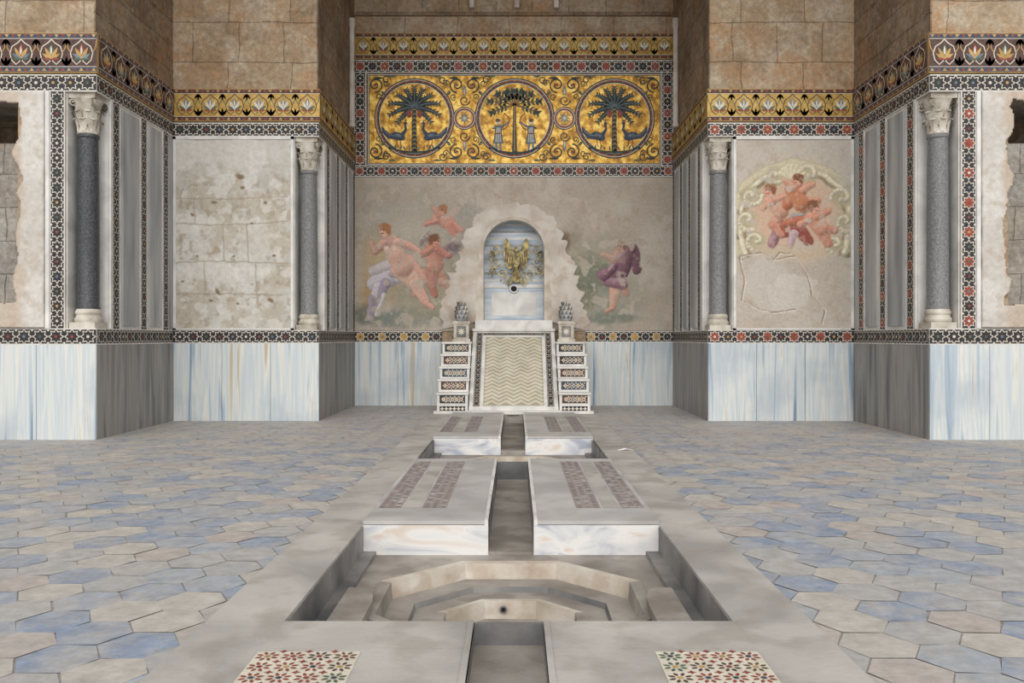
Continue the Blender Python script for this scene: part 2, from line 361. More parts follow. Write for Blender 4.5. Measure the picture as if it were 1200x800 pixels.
class Paint:
    def __init__(s, A, Bv, Y):
        k = Y / 1000.0
        s.A, s.B = A, Bv; s.rs = 1.0
        s.P0 = 604 + (A - CX) / k; s.Q0 = 395 - (Bv - 1.5) / k
        s.P = s.P0 + 3 * (fbm(s.P0 / 7, s.Q0 / 7, 4, 1) - .5); s.Q = s.Q0 + 3 * (fbm(s.P0 / 7, s.Q0 / 7, 4, 2) - .5)
        s.C = np.zeros(A.shape + (3,))
    def mix(s, m, c):
        m = m[..., None]; s.C = s.C * (1 - m) + np.array(c, float) * m
    def fade(s, amt, to):
        g = s.C.mean(-1, keepdims=True); s.C = s.C * (1 - amt) + (g * .6 + np.array(to, float) * .4) * amt
    def ell(s, cx, cy, rx, ry, c, soft=.3, al=1, rot=0, rag=0):
        dx = s.P - cx; dy = s.Q - cy; ca, sa = math.cos(rot), math.sin(rot)
        u = (dx * ca + dy * sa) / rx; v = (-dx * sa + dy * ca) / ry
        d = np.sqrt(u * u + v * v)
        if rag: d = d + rag * (fbm(s.P0 / 14, s.Q0 / 14, 5, 5) - .5)
        s.mix(al * (1 - sm(d, 1 - soft, 1 + soft)), c)
    def cap(s, x1, y1, r1, x2, y2, r2, c, soft=.16, al=1, shade=.3, line=True):
        r1 *= s.rs; r2 *= s.rs
        px = s.P - x1; py = s.Q - y1; dx = x2 - x1; dy = y2 - y1
        t = np.clip((px * dx + py * dy) / (dx * dx + dy * dy + 1e-6), 0, 1)
        r = r1 + (r2 - r1) * t; ddx = px - dx * t; ddy = py - dy * t
        dd = np.sqrt(ddx ** 2 + ddy ** 2); d = dd / r
        if line and min(r1, r2) > 2:
            s.mix(.42 * (1 - sm(dd - r, .0, 1.3)), [q * .66 for q in c])
        lit = 1.05 - shade * np.clip((ddx * .5 + ddy * .8) / r + .3, 0, 1.3)
        m = (al * (1 - sm(d, 1 - soft, 1 + soft)))[..., None]
        cc = np.array(c, float)[None, None, :] * lit[..., None]
        s.C = s.C * (1 - m) + cc * m
    def path(s, pts, r, c, **k):
        for i in range(len(pts) - 1): s.cap(*pts[i], r, *pts[i + 1], r, c, **k)
    def head(s, x, y, r, c, hair, look=-1):
        s.ell(x, y, r * 1.15, r * 1.25, [q * .6 for q in c], .2, .5)
        s.ell(x, y, r, r * 1.12, c, .15)
        s.ell(x - look * r * .25, y - r * .55, r * 1.1, r * .75, hair, .25); s.ell(x - look * r * .8, y, r * .5, r * .8, hair, .3)
        for e in (-.3, .45): s.ell(x + look * r * (.25 + e * .8), y + r * .05, r * .16, r * .13, (86, 56, 48), .4)
        s.ell(x + look * r * .35, y + r * .6, r * .3, r * .12, (160, 72, 64), .4); s.ell(x + look * r * .38, y + r * .3, r * .14, r * .25, [min(255, q * 1.06) for q in c], .5)
        s.ell(x + look * r * .1, y + r * .35, r * .25, r * .2, (222, 132, 112), .6, .5)

def paint_grid(name, F, a0, a1, b0, b1, step, Y, paint, disp=None, hole=None, mat='fresco', parent=None):
    na = int((a1 - a0) / step) + 1; nb = int((b1 - b0) / step) + 1
    a = np.linspace(a0, a1, na); b = np.linspace(b0, b1, nb)
    A, Bv = np.meshgrid(a, b)
    P = Paint(A, Bv, Y); paint(P)
    C = np.clip(P.C, 0, 255) / 255; C = np.where(C <= .04045, C / 12.92, ((C + .055) / 1.055) ** 2.4)
    Dp = disp(P) if disp is not None else np.zeros_like(A)
    o = np.array(F.o); u = np.array(F.u); v = np.array(F.v); n = np.array(F.n)
    V = o + A[..., None] * u + Bv[..., None] * v + Dp[..., None] * n
    idx = np.arange(na * nb).reshape(nb, na)
    f = np.stack([idx[:-1, :-1], idx[:-1, 1:], idx[1:, 1:], idx[1:, :-1]], -1).reshape(-1, 4)
    if hole is not None:
        keep = ~hole(P); kk = (keep[:-1, :-1] & keep[:-1, 1:] & keep[1:, 1:] & keep[1:, :-1]).reshape(-1); f = f[kk]
    me = bpy.data.meshes.new(name)
    me.vertices.add(na * nb); me.vertices.foreach_set('co', V.reshape(-1).astype(np.float32))
    me.loops.add(len(f) * 4); me.loops.foreach_set('vertex_index', f.reshape(-1).astype(np.int32))
    me.polygons.add(len(f)); me.polygons.foreach_set('loop_start', np.arange(0, len(f) * 4, 4, dtype=np.int32))
    me.update(calc_edges=True); me.validate()
    ca = me.color_attributes.new(name='Col', type='FLOAT_COLOR', domain='POINT')
    ca.data.foreach_set('color', np.concatenate([C.reshape(-1, 3), np.ones((na * nb, 1))], 1).reshape(-1).astype(np.float32))
    me.polygons.foreach_set('use_smooth', np.ones(len(f), dtype=bool))
    me.materials.append(M[mat]); ob = bpy.data.objects.new(name, me); scene.collection.objects.link(ob)
    if parent: ob.parent = parent
    return ob

# ------------------------------------------------------------ room masses
for s, nm in ((-1, 'wall_left'), (1, 'wall_right')):
    w = MB(nm, ['stone'])
    B = lambda x0, x1, y0, y1, z0, z1, m='stone': w.box((s * x0, y0, z0), (s * x1, y1, z1), m)
    B(XA, 9.6, YF, YP, 0, Z1); B(XA, 9.6, YF, YP, Z2, TOP)
    B(XA, XA + NT, YF + NT, YP, Z1, Z2); B(XA + NT, 7.25, YF, YP, Z1, Z2)
    B(7.25, 8.7, YF + .28, YP, Z1, 4.4, 'stone_grey'); B(7.25, 8.7, YF + 1.3, YP, 4.4, Z2, 'stone_dark')
    B(7.25, 8.7, YF, YF + .28, Z1, 1.95, 'stone_grey'); B(7.25, 8.7, YF, YF + 1.3, 4.98, Z2, 'stone_grey')
    B(8.7, 9.6, YF, YP, Z1, Z2)
    B(9.6, 9.9, 10.5, 19.2, 0, TOP)
    w.box((s * (XA - .012), YF - .012, Z4 + .02), (s * (XA + .01), YP, TOP), 'stone_dark')
    w.done()
    w = MB(nm + '_pier', ['stone'])
    B(XP, 9.6, YP, 19.2, 0, Z1); B(XP, 9.6, YP, 19.2, Z2, TOP)
    B(XP + NT, 9.6, YP, 19.2, Z1, Z2); B(XP, XP + NT, YP + NT, 19.2, Z1, Z2)
    w.box((s * (XP - .012), YP - .012, Z4 + .02), (s * (XP + .01), YB, TOP), 'stone_dark')
    w.done()
w = MB('wall_back', ['stone'])
w.box((-XP, YB, 0), (-.7, 19.2, TOP), 'stone'); w.box((.7, YB, 0), (XP, 19.2, TOP), 'stone')
w.box((-.7, YB, 0), (.7, 19.2, 1.86), 'stone'); w.box((-.7, YB, 4.12), (.7, 19.2, TOP), 'stone')
w.box((-.7, 19.15, 1.86), (.7, 19.2, 4.12), 'stone')
w.box((-XP, YB - .06, 8.55), (XP, YB, 8.63), 'stone_dark')
for x in (-.92, .07, .93): w.box((x - .05, YB - .12, 8.7), (x + .05, YB, 8.98), 'plaster')
w.done()
c = MB('ceiling', ['ceil']); c.box((-9.9, 10.5, TOP), (9.9, 19.2, TOP + .3), 'ceil'); c.done()

# ------------------------------------------------------------ marble dado
def dado(nm, F, a0, a1, mat, step=0.86):
    mb = MB(nm, [mat]); d = D(mb, F)
    n = max(1, round((a1 - a0) / step)); st = (a1 - a0) / n
    for i in range(n):
        x0, x1 = a0 + i * st + .004, a0 + (i + 1) * st - .004
        d.prism([(x0, 0.0), (x1, 0.0), (x1, Z0), (x0, Z0)], mat, 0, .03)
    return mb.done()
for s in (-1, 1):
    X = lambda a, b: (min(s * a, s * b), max(s * a, s * b))
    dado('marble_dado', fy(YF), *X(XA - .03, 9.6), 'marble')
    dado('marble_dado', fy(YP), *X(XP - .03, XA - .03), 'marble')
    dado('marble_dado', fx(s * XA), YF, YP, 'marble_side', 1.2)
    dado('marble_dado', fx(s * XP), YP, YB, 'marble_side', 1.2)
    dado('marble_dado', fy(YB), *X(1.58, XP), 'marble')
# ------------------------------------------------------------ bands and friezes
sb = None; fr = None
for s in (-1, 1):
    X = lambda a, b: (min(s * a, s * b), max(s * a, s * b))
    tint = 'red' if s > 0 else 'black'
    for (b0, b1) in ((Z0, Z1), (Z2, Z3)):
        star_band(sb, fy(YF), *X(XA - .03, 9.6), b0, b1)
        star_band(sb, fy(YP), *X(XP - .03, XA - .03), b0, b1, tint='red' if s > 0 else 'black')
        star_band(sb, fx(s * XA), YF, YP - .03, b0, b1)
        star_band(sb, fx(s * XP), YP, YB - .03, b0, b1)
    star_band(sb, fy(YB), *X(1.58, XP - .03), Z0, Z1, tint='ochre')
    star_band(sb, fy(YF), *X(XA + NT + .01, XA + NT + .23), Z1, Z2, True, tint=tint)
    frieze(fr, fy(YF), *X(XA - .05, 9.6), Z3 + .02, Z4)
    frieze(fr, fy(YP), *X(XP - .05, XA - .05), Z3 + .02, Z4, 'ochre', True)
    frieze(fr, fx(s * XA), YF, YP - .05, Z3 + .02, Z4)
    frieze(fr, fx(s * XP), YP, YB - .05, Z3 + .02, Z4, 'ochre', True)
    for y0, y1 in ((12.98, 13.2), (13.96, 14.18), (14.84, 15.06)): star_band(sb, fx(s * XA), y0, y1, Z1, Z2, True, tint=tint)
    for y0, y1 in ((15.92, 16.14), (16.8, 17.02), (17.66, 17.88), (18.48, 18.7)): star_band(sb, fx(s * XP), y0, y1, Z1, Z2, True)
frieze(fr, fy(YB), -XP, XP, 7.60, 8.16, 'ochre', True)
star_band(sb, fy(YB), -XP + .01, XP - .01, 7.30, 7.58, tint='red')
star_band(sb, fy(YB), -XP + .01, XP - .01, 5.02, 5.27, tint='red')
for s in (-1, 1):
    star_band(sb, fy(YB), min(s * 3.24, s * 3.5), max(s * 3.24, s * 3.5), 5.27, 7.30, True, tint='red')

R = lambda dd, a0, a1, b0, b1, m, h: dd.prism([(a0, b0), (a1, b0), (a1, b1), (a0, b1)], m, 0, h)
for s in (-1, 1):
    mb = MB('marble_strip_panelling', ['white'])
    d = D(mb, fx(s * XA))
    R(d, 12.925, 12.975, Z1, Z2, 'white', .03)
    for y0, y1 in ((13.2, 13.96), (14.18, 14.84)):
        R(d, y0, y1, Z1, Z2, 'white', .012); R(d, y0 + .1, y1 - .1, Z1 + .05, Z2 - .06, 'strip', .045)
    R(d, 15.06, 15.28, Z1, Z2, 'strip', .02); mb.done()
    mb = MB('marble_strip_panelling', ['white'])
    d = D(mb, fx(s * XP))
    R(d, 15.735, 15.92, Z1, Z2, 'white', .03)
    for y0, y1 in ((16.14, 16.8), (17.02, 17.66), (17.88, 18.48)):
        R(d, y0, y1, Z1, Z2, 'white', .012); R(d, y0 + .1, y1 - .1, Z1 + .05, Z2 - .06, 'strip', .045)
    mb.done()
    for xc, yc in ((XA, YF), (XP, YP)):
        mb = MB('corner_niche_lining', ['white'])
        mb.box((s * (xc + NT - .015), yc, Z1), (s * (xc + NT), yc + NT, Z2), 'white')
        mb.box((s * xc, yc + NT - .015, Z1), (s * (xc + NT), yc + NT, Z2), 'white')
        mb.done()
    mb = MB('marble_panel_frame', ['white'])
    d = D(mb, fy(YP))
    x0, x1 = sorted((s * (XP + NT), s * (XA - .03)))
    R(d, x0, x0 + .05, Z1, Z2, 'white', .05); R(d, x1 - .05, x1, Z1, Z2, 'white', .05)
    R(d, x0, x1, Z2 - .05, Z2, 'white', .05); R(d, x0, x1, Z1, Z1 + .03, 'white', .05); mb.done()
    mb = MB('marble_panel_frame', ['white'])
    d = D(mb, fy(YF)); x0, x1 = sorted((s * (XA + NT + .23), s * (XA + NT + .29)))
    R(d, x0, x1, Z1, Z2, 'white', .05); mb.done()
    mb = MB('slim_colonnette', ['plaster'])
    mb.lathe((s * (XP - .07), 18.15, 5.97), [(.07, 0), (.07, .06), (.055, .1), (.055, 2.1), (.07, 2.16), (.07, 2.3)], 'plaster', 14)
    mb.done(smooth=True)

# ------------------------------------------------------------ columns
def column(cx, cy, shaftmat):
    e = empty('marble_column')
    b = MB('base', ['capital'])
    b.box((cx - .19, cy - .19, Z1), (cx + .19, cy + .19, Z1 + .09), 'capital')
    b.lathe((cx, cy, Z1 + .09), [(.185, 0), (.195, .025), (.195, .05), (.18, .07), (.17, .085), (.165, .11), (.18, .13), (.18, .155), (.17, .175), (.16, .2)], 'capital')
    b.done(e, True)
    sh = MB('shaft', [shaftmat]); z0 = Z1 + .29; hh = 4.50 - z0
    sh.lathe((cx, cy, z0), [(.165, 0), (.165, .02), (.152, .04), (.153, hh * .4), (.145, hh * .8), (.138, hh - .06), (.155, hh - .04), (.155, hh)], shaftmat, 32)
    sh.done(e, True)
    k = MB('capital', ['capital']); z = 4.50; H = Z2 - z - .08
    k.lathe((cx, cy, z), [(.145, 0), (.16, .015), (.145, .03), (.14, H * .3), (.15, H * .6), (.18, H * .85), (.21, H)], 'capital')
    for row, (zb, hl, r0, n, w) in enumerate(((.03, H * .45, .15, 8, .1), (H * .25, H * .5, .155, 8, .1))):
        for i in range(n):
            t = 2 * math.pi * (i + .5 * row) / n
            er = Vector((math.cos(t), math.sin(t), 0)); et = Vector((-math.sin(t), math.cos(t), 0))
            grid = []
            for q in range(7):
                v = q / 6; out = .008 + .07 * v ** 2.5; zz = zb + hl * (v if v < .85 else .85 - (v - .85) * .8)
                ww = w * (0.55 + .5 * math.sin(v * math.pi * .8)) * (1 if v < .9 else .5)
                rr = r0 + out
                grid.append([Vector((cx, cy, z + zz)) + er * (rr - abs(u) * .012) + et * u * ww * .55 for u in (-1, -.5, 0, .5, 1)])
            for a in range(6):
                for b_ in range(4): k.poly([grid[a][b_], grid[a][b_ + 1], grid[a + 1][b_ + 1], grid[a + 1][b_]], 'capital')
    for i in range(4):
        t = math.pi / 4 + i * math.pi / 2
        er = Vector((math.cos(t), math.sin(t), 0)); et = Vector((-math.sin(t), math.cos(t), 0))
        F = Fr(Vector((cx, cy, z)) + et * -.02, er, (0, 0, 1), et); dd = D(k, F)
        dd.spiral(.215, H - .065, .055, .012, 1.8, -1.3, .02, 'capital', 0, .04, 18)
        dd.stroke([(.15, H * .45), (.165, H * .7), (.2, H - .01)], .025, 'capital', 0, False, .04)
    pts = []
    for i in range(4):
        a = math.pi / 4 + i * math.pi / 2; b2 = a + math.pi / 2
        p0 = Vector((math.cos(a), math.sin(a))) * .275; p1 = Vector((math.cos(b2), math.sin(b2))) * .275
        for q in range(6):
            u = q / 6; p = p0.lerp(p1, u) * (1 - .14 * math.sin(math.pi * u)); pts.append((cx + p.x, cy + p.y))
    dd = D(k, fz(z + H)); dd.prism(pts, 'capital', 0, .08); dd.poly(pts, 'capital', 0)
    k.done(e, True)
for s in (-1, 1):
    column(s * (XA + .2), YF + .2, 'granite_dark' if s < 0 else 'granite')
    column(s * (XP + .2), YP + .2, 'granite')

# ------------------------------------------------------------ gold mosaic panel
g = MB('gold_mosaic_panel', ['gold'])
F = fmeas(YB); d = D(g, F, .03)
d.prism([(431, 86.8), (775, 86.8), (775, 193.6), (431, 193.6)], 'gold', -.03, 0)
for a in (((431, 88), (775, 88)), ((431, 192.6), (775, 192.6)), ((432, 87), (432, 193)), ((774, 87), (774, 193))):
    d.stroke(list(a), 2.4, 'black', .001)
    d.stroke(list(a), 1.0, 'cream', .002)
for cx in (486, 603, 720):
    for r, m in ((47, 'leaf'), (45.6, 'cream'), (44.8, 'red'), (43, 'leaf'), (41.4, 'cream'), (40.6, 'gold')):
        d.ell(cx, 139, r, r, m, .003 + (47 - r) * .0005, n=48)
    for i in range(28):
        t = i / 28 * 2 * math.pi; d.ell(cx + 43.5 * math.cos(t), 139 + 43.5 * math.sin(t), .8, .8, 'ochre', .0075, n=6)
for gx in (544.5, 661.5, 440, 766):
    half = gx in (440, 766)
    if not half:
        for r, m in ((13.5, 'leaf'), (12.5, 'cream'), (11.5, 'red'), (9.5, 'cream'), (8.8, 'gold')):
            d.ell(gx, 139, r, r, m, .007 + (14 - r) * .0005, n=28)
        d.star(gx, 139, 7, 3, 'bluegrey', .011); d.star(gx, 139, 3.5, 1.5, 'cream', .0115)
    for sy in (-1, 1):
        for sx in ((-1, 1) if not half else ((1,) if gx < 500 else (-1,))):
            ccx, ccy = gx + sx * (9 if not half else 0), 139 + sy * 39
            d.spiral(ccx, ccy, 9, 2, math.pi / 2 * (1 if sy < 0 else -1) , 1.4 * sx * sy, 1.6, 'leaf', .009)
            d.star(ccx, ccy, 3, 1.2, 'red', .010, 5)
            d.leaf(ccx + sx * 7, ccy - sy * 7, math.atan2(-sy, sx), 8, 3.4, 'green', .010)
            d.leaf(ccx - sx * 2, ccy + sy * 8, math.atan2(0, sx), 12, 2.8, 'leaf', .010)
            d.spiral(ccx + sx * 13, ccy + sy * 2, 4, 1, 0, 1.2 * sx, 1.0, 'leaf', .0094)
            d.spiral(ccx + sx * 4, ccy - sy * 14, 4, 1, 1, -1.2 * sx, 1.0, 'leaf', .0094)
        if not half:
            d.spiral(gx, 139 + sy * 21, 6.5, 1.5, 0, 1.3, 1.2, 'leaf', .009)
            d.leaf(gx, 139 + sy * 26, sy * math.pi / 2, 13, 4, 'bluegrey', .011); d.leaf(gx, 139 + sy * 27, sy * math.pi / 2, 8, 2, 'cream', .0115)
for cx in (486, 603, 720):
    for sy in (-1, 1):
        for sx in (-1, 1):
            d.spiral(cx + sx * 33, 139 + sy * 45, 5, 1.5, 0, 1.2 * sx, 1.2, 'leaf', .009)
            d.leaf(cx + sx * 22, 139 + sy * 49, 0 if sx > 0 else math.pi, 9, 2.4, 'green', .010)
for cx in (486, 720):
    b = .012
    d.stroke([(cx, 178), (cx - .5, 150), (cx, 124)], [7, 5.2, 5.4], 'leaf', b)
    for i in range(10):
        y = 175 - i * 5; d.stroke([(cx - 2.4, y), (cx, y - 2), (cx + 2.4, y)], .9, 'ochre', b + .001)
    for i, (a, L) in enumerate(((0, 26), (22, 28), (-22, 28), (45, 31), (-45, 31), (68, 34), (-68, 34), (92, 32), (-92, 32), (118, 24), (-118, 24))):
        t = math.radians(a); pts = []
        for q in range(9):
            u = q / 8; r = L * u
            pts.append((cx + r * math.sin(t), 126 - r * math.cos(t) + 9 * u * u * (abs(math.sin(t)) + .1)))
        d.stroke(pts, [1.4, 3.2, 4.6, 5.4, 5.2, 4.4, 3.4, 2.1, .4], 'leaf', b + .0012 * (i % 3))
        d.stroke(pts, .6, 'bluegrey', b + .005)
        for q in range(2, 8):
            for sg in (-1, 1):
                dx = pts[q][0] - pts[q - 1][0]; dy = pts[q][1] - pts[q - 1][1]
                d.leaf(pts[q][0], pts[q][1], math.atan2(dy, dx) + sg * .75, 5.6, 1.6, 'leaf', b + .004)
    for sg in (-1, 1):
        d.ell(cx + sg * 6, 134, 3, 4.5, 'red', b + .006, n=12)
        x = cx + sg * 19
        d.ell(x, 160, 8.5, 4.6, 'navy', b, sg * -.35)
        d.stroke([(x - sg * 5, 158), (x - sg * 9, 152), (x - sg * 8, 146)], [5, 3, 2.4], 'navy', b + .001)
        d.ell(x - sg * 8.4, 145, 2.1, 1.7, 'navy', b + .002, n=10)
        d.leaf(x - sg * 9.5, 145.3, 0 if sg < 0 else math.pi, 3.2, 1.2, 'ochre', b + .002)
        for q in (-1, 0, 1): d.stroke([(x - sg * 8.4, 143.5), (x - sg * 8.4 + q * 1.5, 140.5)], .5, 'navy', b + .002)
        d.stroke([(x + sg * 3, 161), (x + sg * 11, 160), (x + sg * 17, 154), (x + sg * 19, 149)], [6, 6, 4.5, 1], 'navy', b + .001)
        d.stroke([(x + sg * 1, 160), (x + sg * 11, 158.5), (x + sg * 17, 153)], 1.2, 'bluegrey', b + .003)
        d.ell(x, 159, 4, 1.6, 'bluegrey', b + .003, sg * -.35, 12)
        for l in (-2, 2): d.stroke([(x + l, 163), (x + l - sg, 171), (x + l - sg * 3, 172)], .9, 'red', b)
    for i in range(11):
        x = cx - 28 + i * 5.6; d.leaf(x, 178 - abs(i - 5) * .7, -math.pi / 2 + .3 * ((i % 3) - 1), 6, 2, 'green', b)
    d.stroke([(cx - 30, 173), (cx - 16, 177.5), (cx, 179), (cx + 16, 177.5), (cx + 30, 173)], 2.2, 'leaf', b)
cx = 603; b = .012
d.stroke([(cx, 179), (cx, 150), (cx, 122)], [6, 4, 3.2], 'leaf', b); d.stroke([(cx, 177), (cx, 124)], 1, 'ochre', b + .001)
for a, L in ((0, 22), (24, 23), (-24, 23), (48, 27), (-48, 27), (72, 31), (-72, 31), (98, 27), (-98, 27)):
    t = math.radians(a); pts = [(cx + L * u * math.sin(t), 124 - L * u * math.cos(t) + 5 * u * u) for u in [q / 6 for q in range(7)]]
    d.stroke(pts, 1.4, 'brown', b)
    for q in range(2, 7):
        for sg in (-1, 1):
            dx = pts[q][0] - pts[q - 1][0]; dy = pts[q][1] - pts[q - 1][1]
            d.leaf(pts[q][0], pts[q][1], math.atan2(dy, dx) + sg * .9, 6, 3, 'leaf' if q % 2 else 'green', b + .002)
    d.ell(pts[-1][0], pts[-1][1], 2.4, 2.4, 'leaf', b + .003, n=10); d.ell(pts[4][0], pts[4][1], 1.1, 1.1, 'red', b + .004, n=8)
for sg in (-1, 1):
    x = cx + sg * 19
    d.stroke([(x - 2, 163), (x - 2.5, 178)], [3, 1.8], 'bluegrey', b); d.stroke([(x + 2, 163), (x + 3, 178)], [3, 1.8], 'bluegrey', b)
    for l in (-2.5, 3): d.leaf(x + l, 178, 0 if sg < 0 else math.pi, 5, 1.8, 'black', b + .001)
    d.poly([(x - 4.4, 147.4), (x + 4.4, 147.4), (x + 3.8, 156), (x + 6.2, 168.6), (x - 6.2, 168.6), (x - 3.8, 156)], 'leaf', b + .0015)
    d.poly([(x - 3.6, 148), (x + 3.6, 148), (x + 3, 156), (x + 5.4, 168), (x - 5.4, 168), (x - 3, 156)], 'bluegrey', b + .002)
    for q in (-3, -1, 1, 3): d.stroke([(x + q * .6, 150), (x + q, 167)], .7, 'cream', b + .003)
    d.stroke([(x - 3, 157), (x + 3, 157)], 1.4, 'red', b + .004)
    d.stroke([(x, 149), (x, 146)], 2, 'ochre', b + .002)
    d.ell(x, 143, 2.7, 3.2, 'cream', b + .003, n=14); d.ell(x + sg * .6, 141.4, 2.9, 2.2, 'brown', b + .004, n=12)
    d.stroke([(x - sg * 1, 150), (x - sg * 8, 147), (x - sg * 12, 143)], [2.6, 1.8, 1.4], 'bluegrey', b + .005)
    d.stroke([(x + sg * 2, 150), (x + sg * 7, 151), (x + sg * 1, 148)], [2.4, 1.8, 1.2], 'bluegrey', b + .005)
    d.stroke([(x - sg * 7, 133), (x - sg * 12, 138), (x - sg * 13, 144), (x - sg * 9, 150), (x - sg * 5, 153)], 1.1, 'red', b + .006)
    d.stroke([(x - sg * 7, 133), (x - sg * 5, 153)], .5, 'brown', b + .006)
d.stroke([(cx - 30, 173), (cx - 16, 178), (cx, 180), (cx + 16, 178), (cx + 30, 173)], 2, 'leaf', b)
g.done()

# ------------------------------------------------------------ painted plaster
def base_plaster(P, c1, c2, c3):
    n = fbm(P.P0 / 40, P.Q0 / 40, 6, 3); P.C[:] = np.array(c1, float); P.mix(sm(n, .4, .62), c2)
    n2 = fbm(P.P0 / 9, P.Q0 / 9, 5, 4); P.mix(.5 * sm(n2, .52, .72), c3)
def back_paint(P):
    base_plaster(P, (176, 163, 148), (187, 176, 162), (164, 148, 130))
    E, K = P.ell, P.cap
    E(490, 300, 70, 62, (162, 154, 138), .35, .7, rag=.8); E(548, 285, 24, 44, (150, 146, 134), .3, .8, rag=1)
    E(444, 322, 24, 46, (190, 162, 122), .35, .85, rag=.7); E(480, 372, 66, 11, (118, 128, 120), .35, .85, rag=.6)
    E(505, 345, 42, 30, (146, 138, 112), .4, .8, rag=.8); E(436, 345, 12, 26, (180, 140, 88), .4, .75, rag=.8)
    E(540, 335, 20, 36, (136, 128, 110), .4, .7, rag=1); E(470, 250, 34, 10, (176, 172, 162), .5, .5, rag=1)
    E(430, 368, 14, 12, (112, 114, 100), .4, .7, rag=.8); E(478, 268, 24, 12, (186, 176, 160), .5, .7, rag=.6)
    P.rs = 1.1
    E(531, 249, 9, 4, (190, 160, 148), .3, .8, -.6); E(505, 262, 8, 3, (180, 150, 140), .4, .6, .5)
    K(512, 256, 5.5, 527, 262, 6.5, (214, 146, 126)); K(528, 262, 5, 540, 270, 3, (206, 138, 118)); K(526, 264, 4.5, 533, 276, 2.8, (200, 130, 112)); K(512, 258, 3.2, 499, 263, 2.2, (210, 142, 124))
    K(514, 252, 3, 508, 244, 2.2, (208, 140, 122)); P.head(518, 246, 4.8, (214, 150, 128), (170, 112, 76))
    E(528, 293, 14, 7, (112, 92, 98), .3, .9, -.5); E(524, 299, 10, 4, (150, 128, 130), .3, .8, -.3); E(498, 281, 4, 10, (132, 110, 108), .3, .8, .5)
    K(509, 312, 7.5, 519, 330, 5, (190, 122, 104)); K(519, 330, 4.6, 528, 338, 3, (188, 122, 104)); K(508, 314, 7, 506, 334, 5, (184, 114, 98))
    K(506, 334, 4.2, 510, 346, 2.8, (180, 112, 96)); K(507, 292, 8, 510, 310, 9, (198, 132, 112)); K(505, 292, 4, 492, 300, 3, (200, 134, 114))
    K(513, 292, 4, 526, 300, 3, (186, 120, 104)); P.head(510, 282, 6.2, (204, 140, 118), (124, 80, 58), 1)
    K(438, 318, 6, 462, 310, 7, (200, 190, 194)); K(440, 332, 9, 470, 322, 8, (196, 186, 196)); K(446, 338, 8, 436, 366, 5, (200, 190, 202))
    K(452, 332, 5, 444, 356, 3, (156, 140, 166)); K(436, 350, 4, 434, 374, 3, (160, 144, 168)); K(450, 346, 3, 442, 368, 2.4, (210, 204, 206)); K(468, 324, 6, 494, 320, 4, (216, 208, 206)); K(460, 322, 3, 486, 326, 3, (170, 156, 176))
    P.rs = 1.1
    K(494, 322, 6.5, 488, 344, 4, (204, 144, 126)); K(477, 311, 11.5, 492, 328, 8, (216, 158, 138))
    K(470, 314, 11, 486, 332, 7.5, (226, 176, 156)); K(487, 332, 6.8, 500, 355, 3.8, (224, 168, 148)); K(499, 355, 3.4, 507, 360, 2.2, (214, 156, 136))
    K(464, 300, 9.4, 472, 312, 11.6, (224, 170, 150), line=False); K(457, 284, 9, 465, 300, 9.4, (230, 180, 160)); K(464, 300, 8.6, 471, 312, 10.6, (224, 170, 150), line=False)
    K(453, 276, 4, 457, 284, 6, (222, 168, 148)); K(450, 285, 4.8, 440, 295, 3.6, (218, 160, 140)); K(440, 295, 3.4, 436, 285, 2.6, (216, 160, 140))
    K(465, 283, 4.6, 480, 287, 3.6, (226, 174, 154)); K(480, 287, 3.6, 492, 296, 2.6, (220, 164, 144))
    P.head(450, 270, 6.4, (228, 178, 158), (172, 112, 70))
    E(462, 290, 3.6, 3, (240, 200, 180), .5); E(453, 291, 3.2, 3, (240, 200, 180), .5); E(468, 308, 1, 1.2, (180, 116, 96), .5)
    P.rs = 1.0
    E(668, 302, 18, 36, (136, 126, 106), .35, .9, rag=1.0); E(700, 294, 44, 17, (158, 150, 132), .4, .8, rag=1); E(705, 352, 42, 26, (134, 140, 124), .35, .9, rag=.8)
    E(690, 325, 26, 26, (112, 118, 98), .35, .85, rag=1.0); E(740, 345, 20, 24, (156, 152, 136), .4, .7, rag=.9); E(660, 283, 9, 13, (110, 86, 66), .4, .8, rag=.8); E(710, 373, 42, 6, (112, 120, 108), .4, .7, rag=.6)
    E(684, 350, 12, 16, (102, 104, 84), .4, .7, rag=.9)
    P.rs = 1.05
    K(726, 330, 6, 734, 344, 3.6, (190, 136, 118)); K(722, 328, 8, 720, 346, 6, (208, 156, 134)); K(720, 346, 5.6, 717, 361, 3.4, (210, 160, 138)); K(717, 362, 3, 711, 365, 2, (204, 152, 130))
    K(727, 300, 9, 724, 318, 9, (196, 146, 128))
    K(706, 322, 6, 722, 320, 10, (142, 100, 116)); K(724, 316, 10, 738, 298, 10, (136, 92, 108)); K(740, 294, 8, 746, 316, 5, (118, 78, 94)); K(710, 330, 5, 728, 332, 7, (154, 110, 126))
    K(732, 292, 3, 714, 316, 2.4, (178, 136, 148)); K(742, 292, 3, 734, 322, 2, (98, 64, 80)); K(722, 312, 2.2, 708, 328, 2.2, (104, 70, 88)); K(718, 304, 4.4, 706, 298, 2.6, (200, 150, 130)); P.head(727, 289, 5.4, (196, 148, 128), (120, 84, 64))
    P.rs = 1.0
    P.fade(.22, (182, 170, 155))
    n = fbm(P.P0 / 11, P.Q0 / 11, 6, 9); P.mix(.75 * sm(n, .61, .69), (186, 174, 160))
    n = fbm(P.P0 / 4, P.Q0 / 4, 4, 11); P.mix(.35 * sm(n, .55, .7), (180, 168, 152))
    n = fbm(P.P0 / 50, P.Q0 / 16, 5, 12); P.mix(.3 * sm(n, .5, .7), (168, 156, 140))
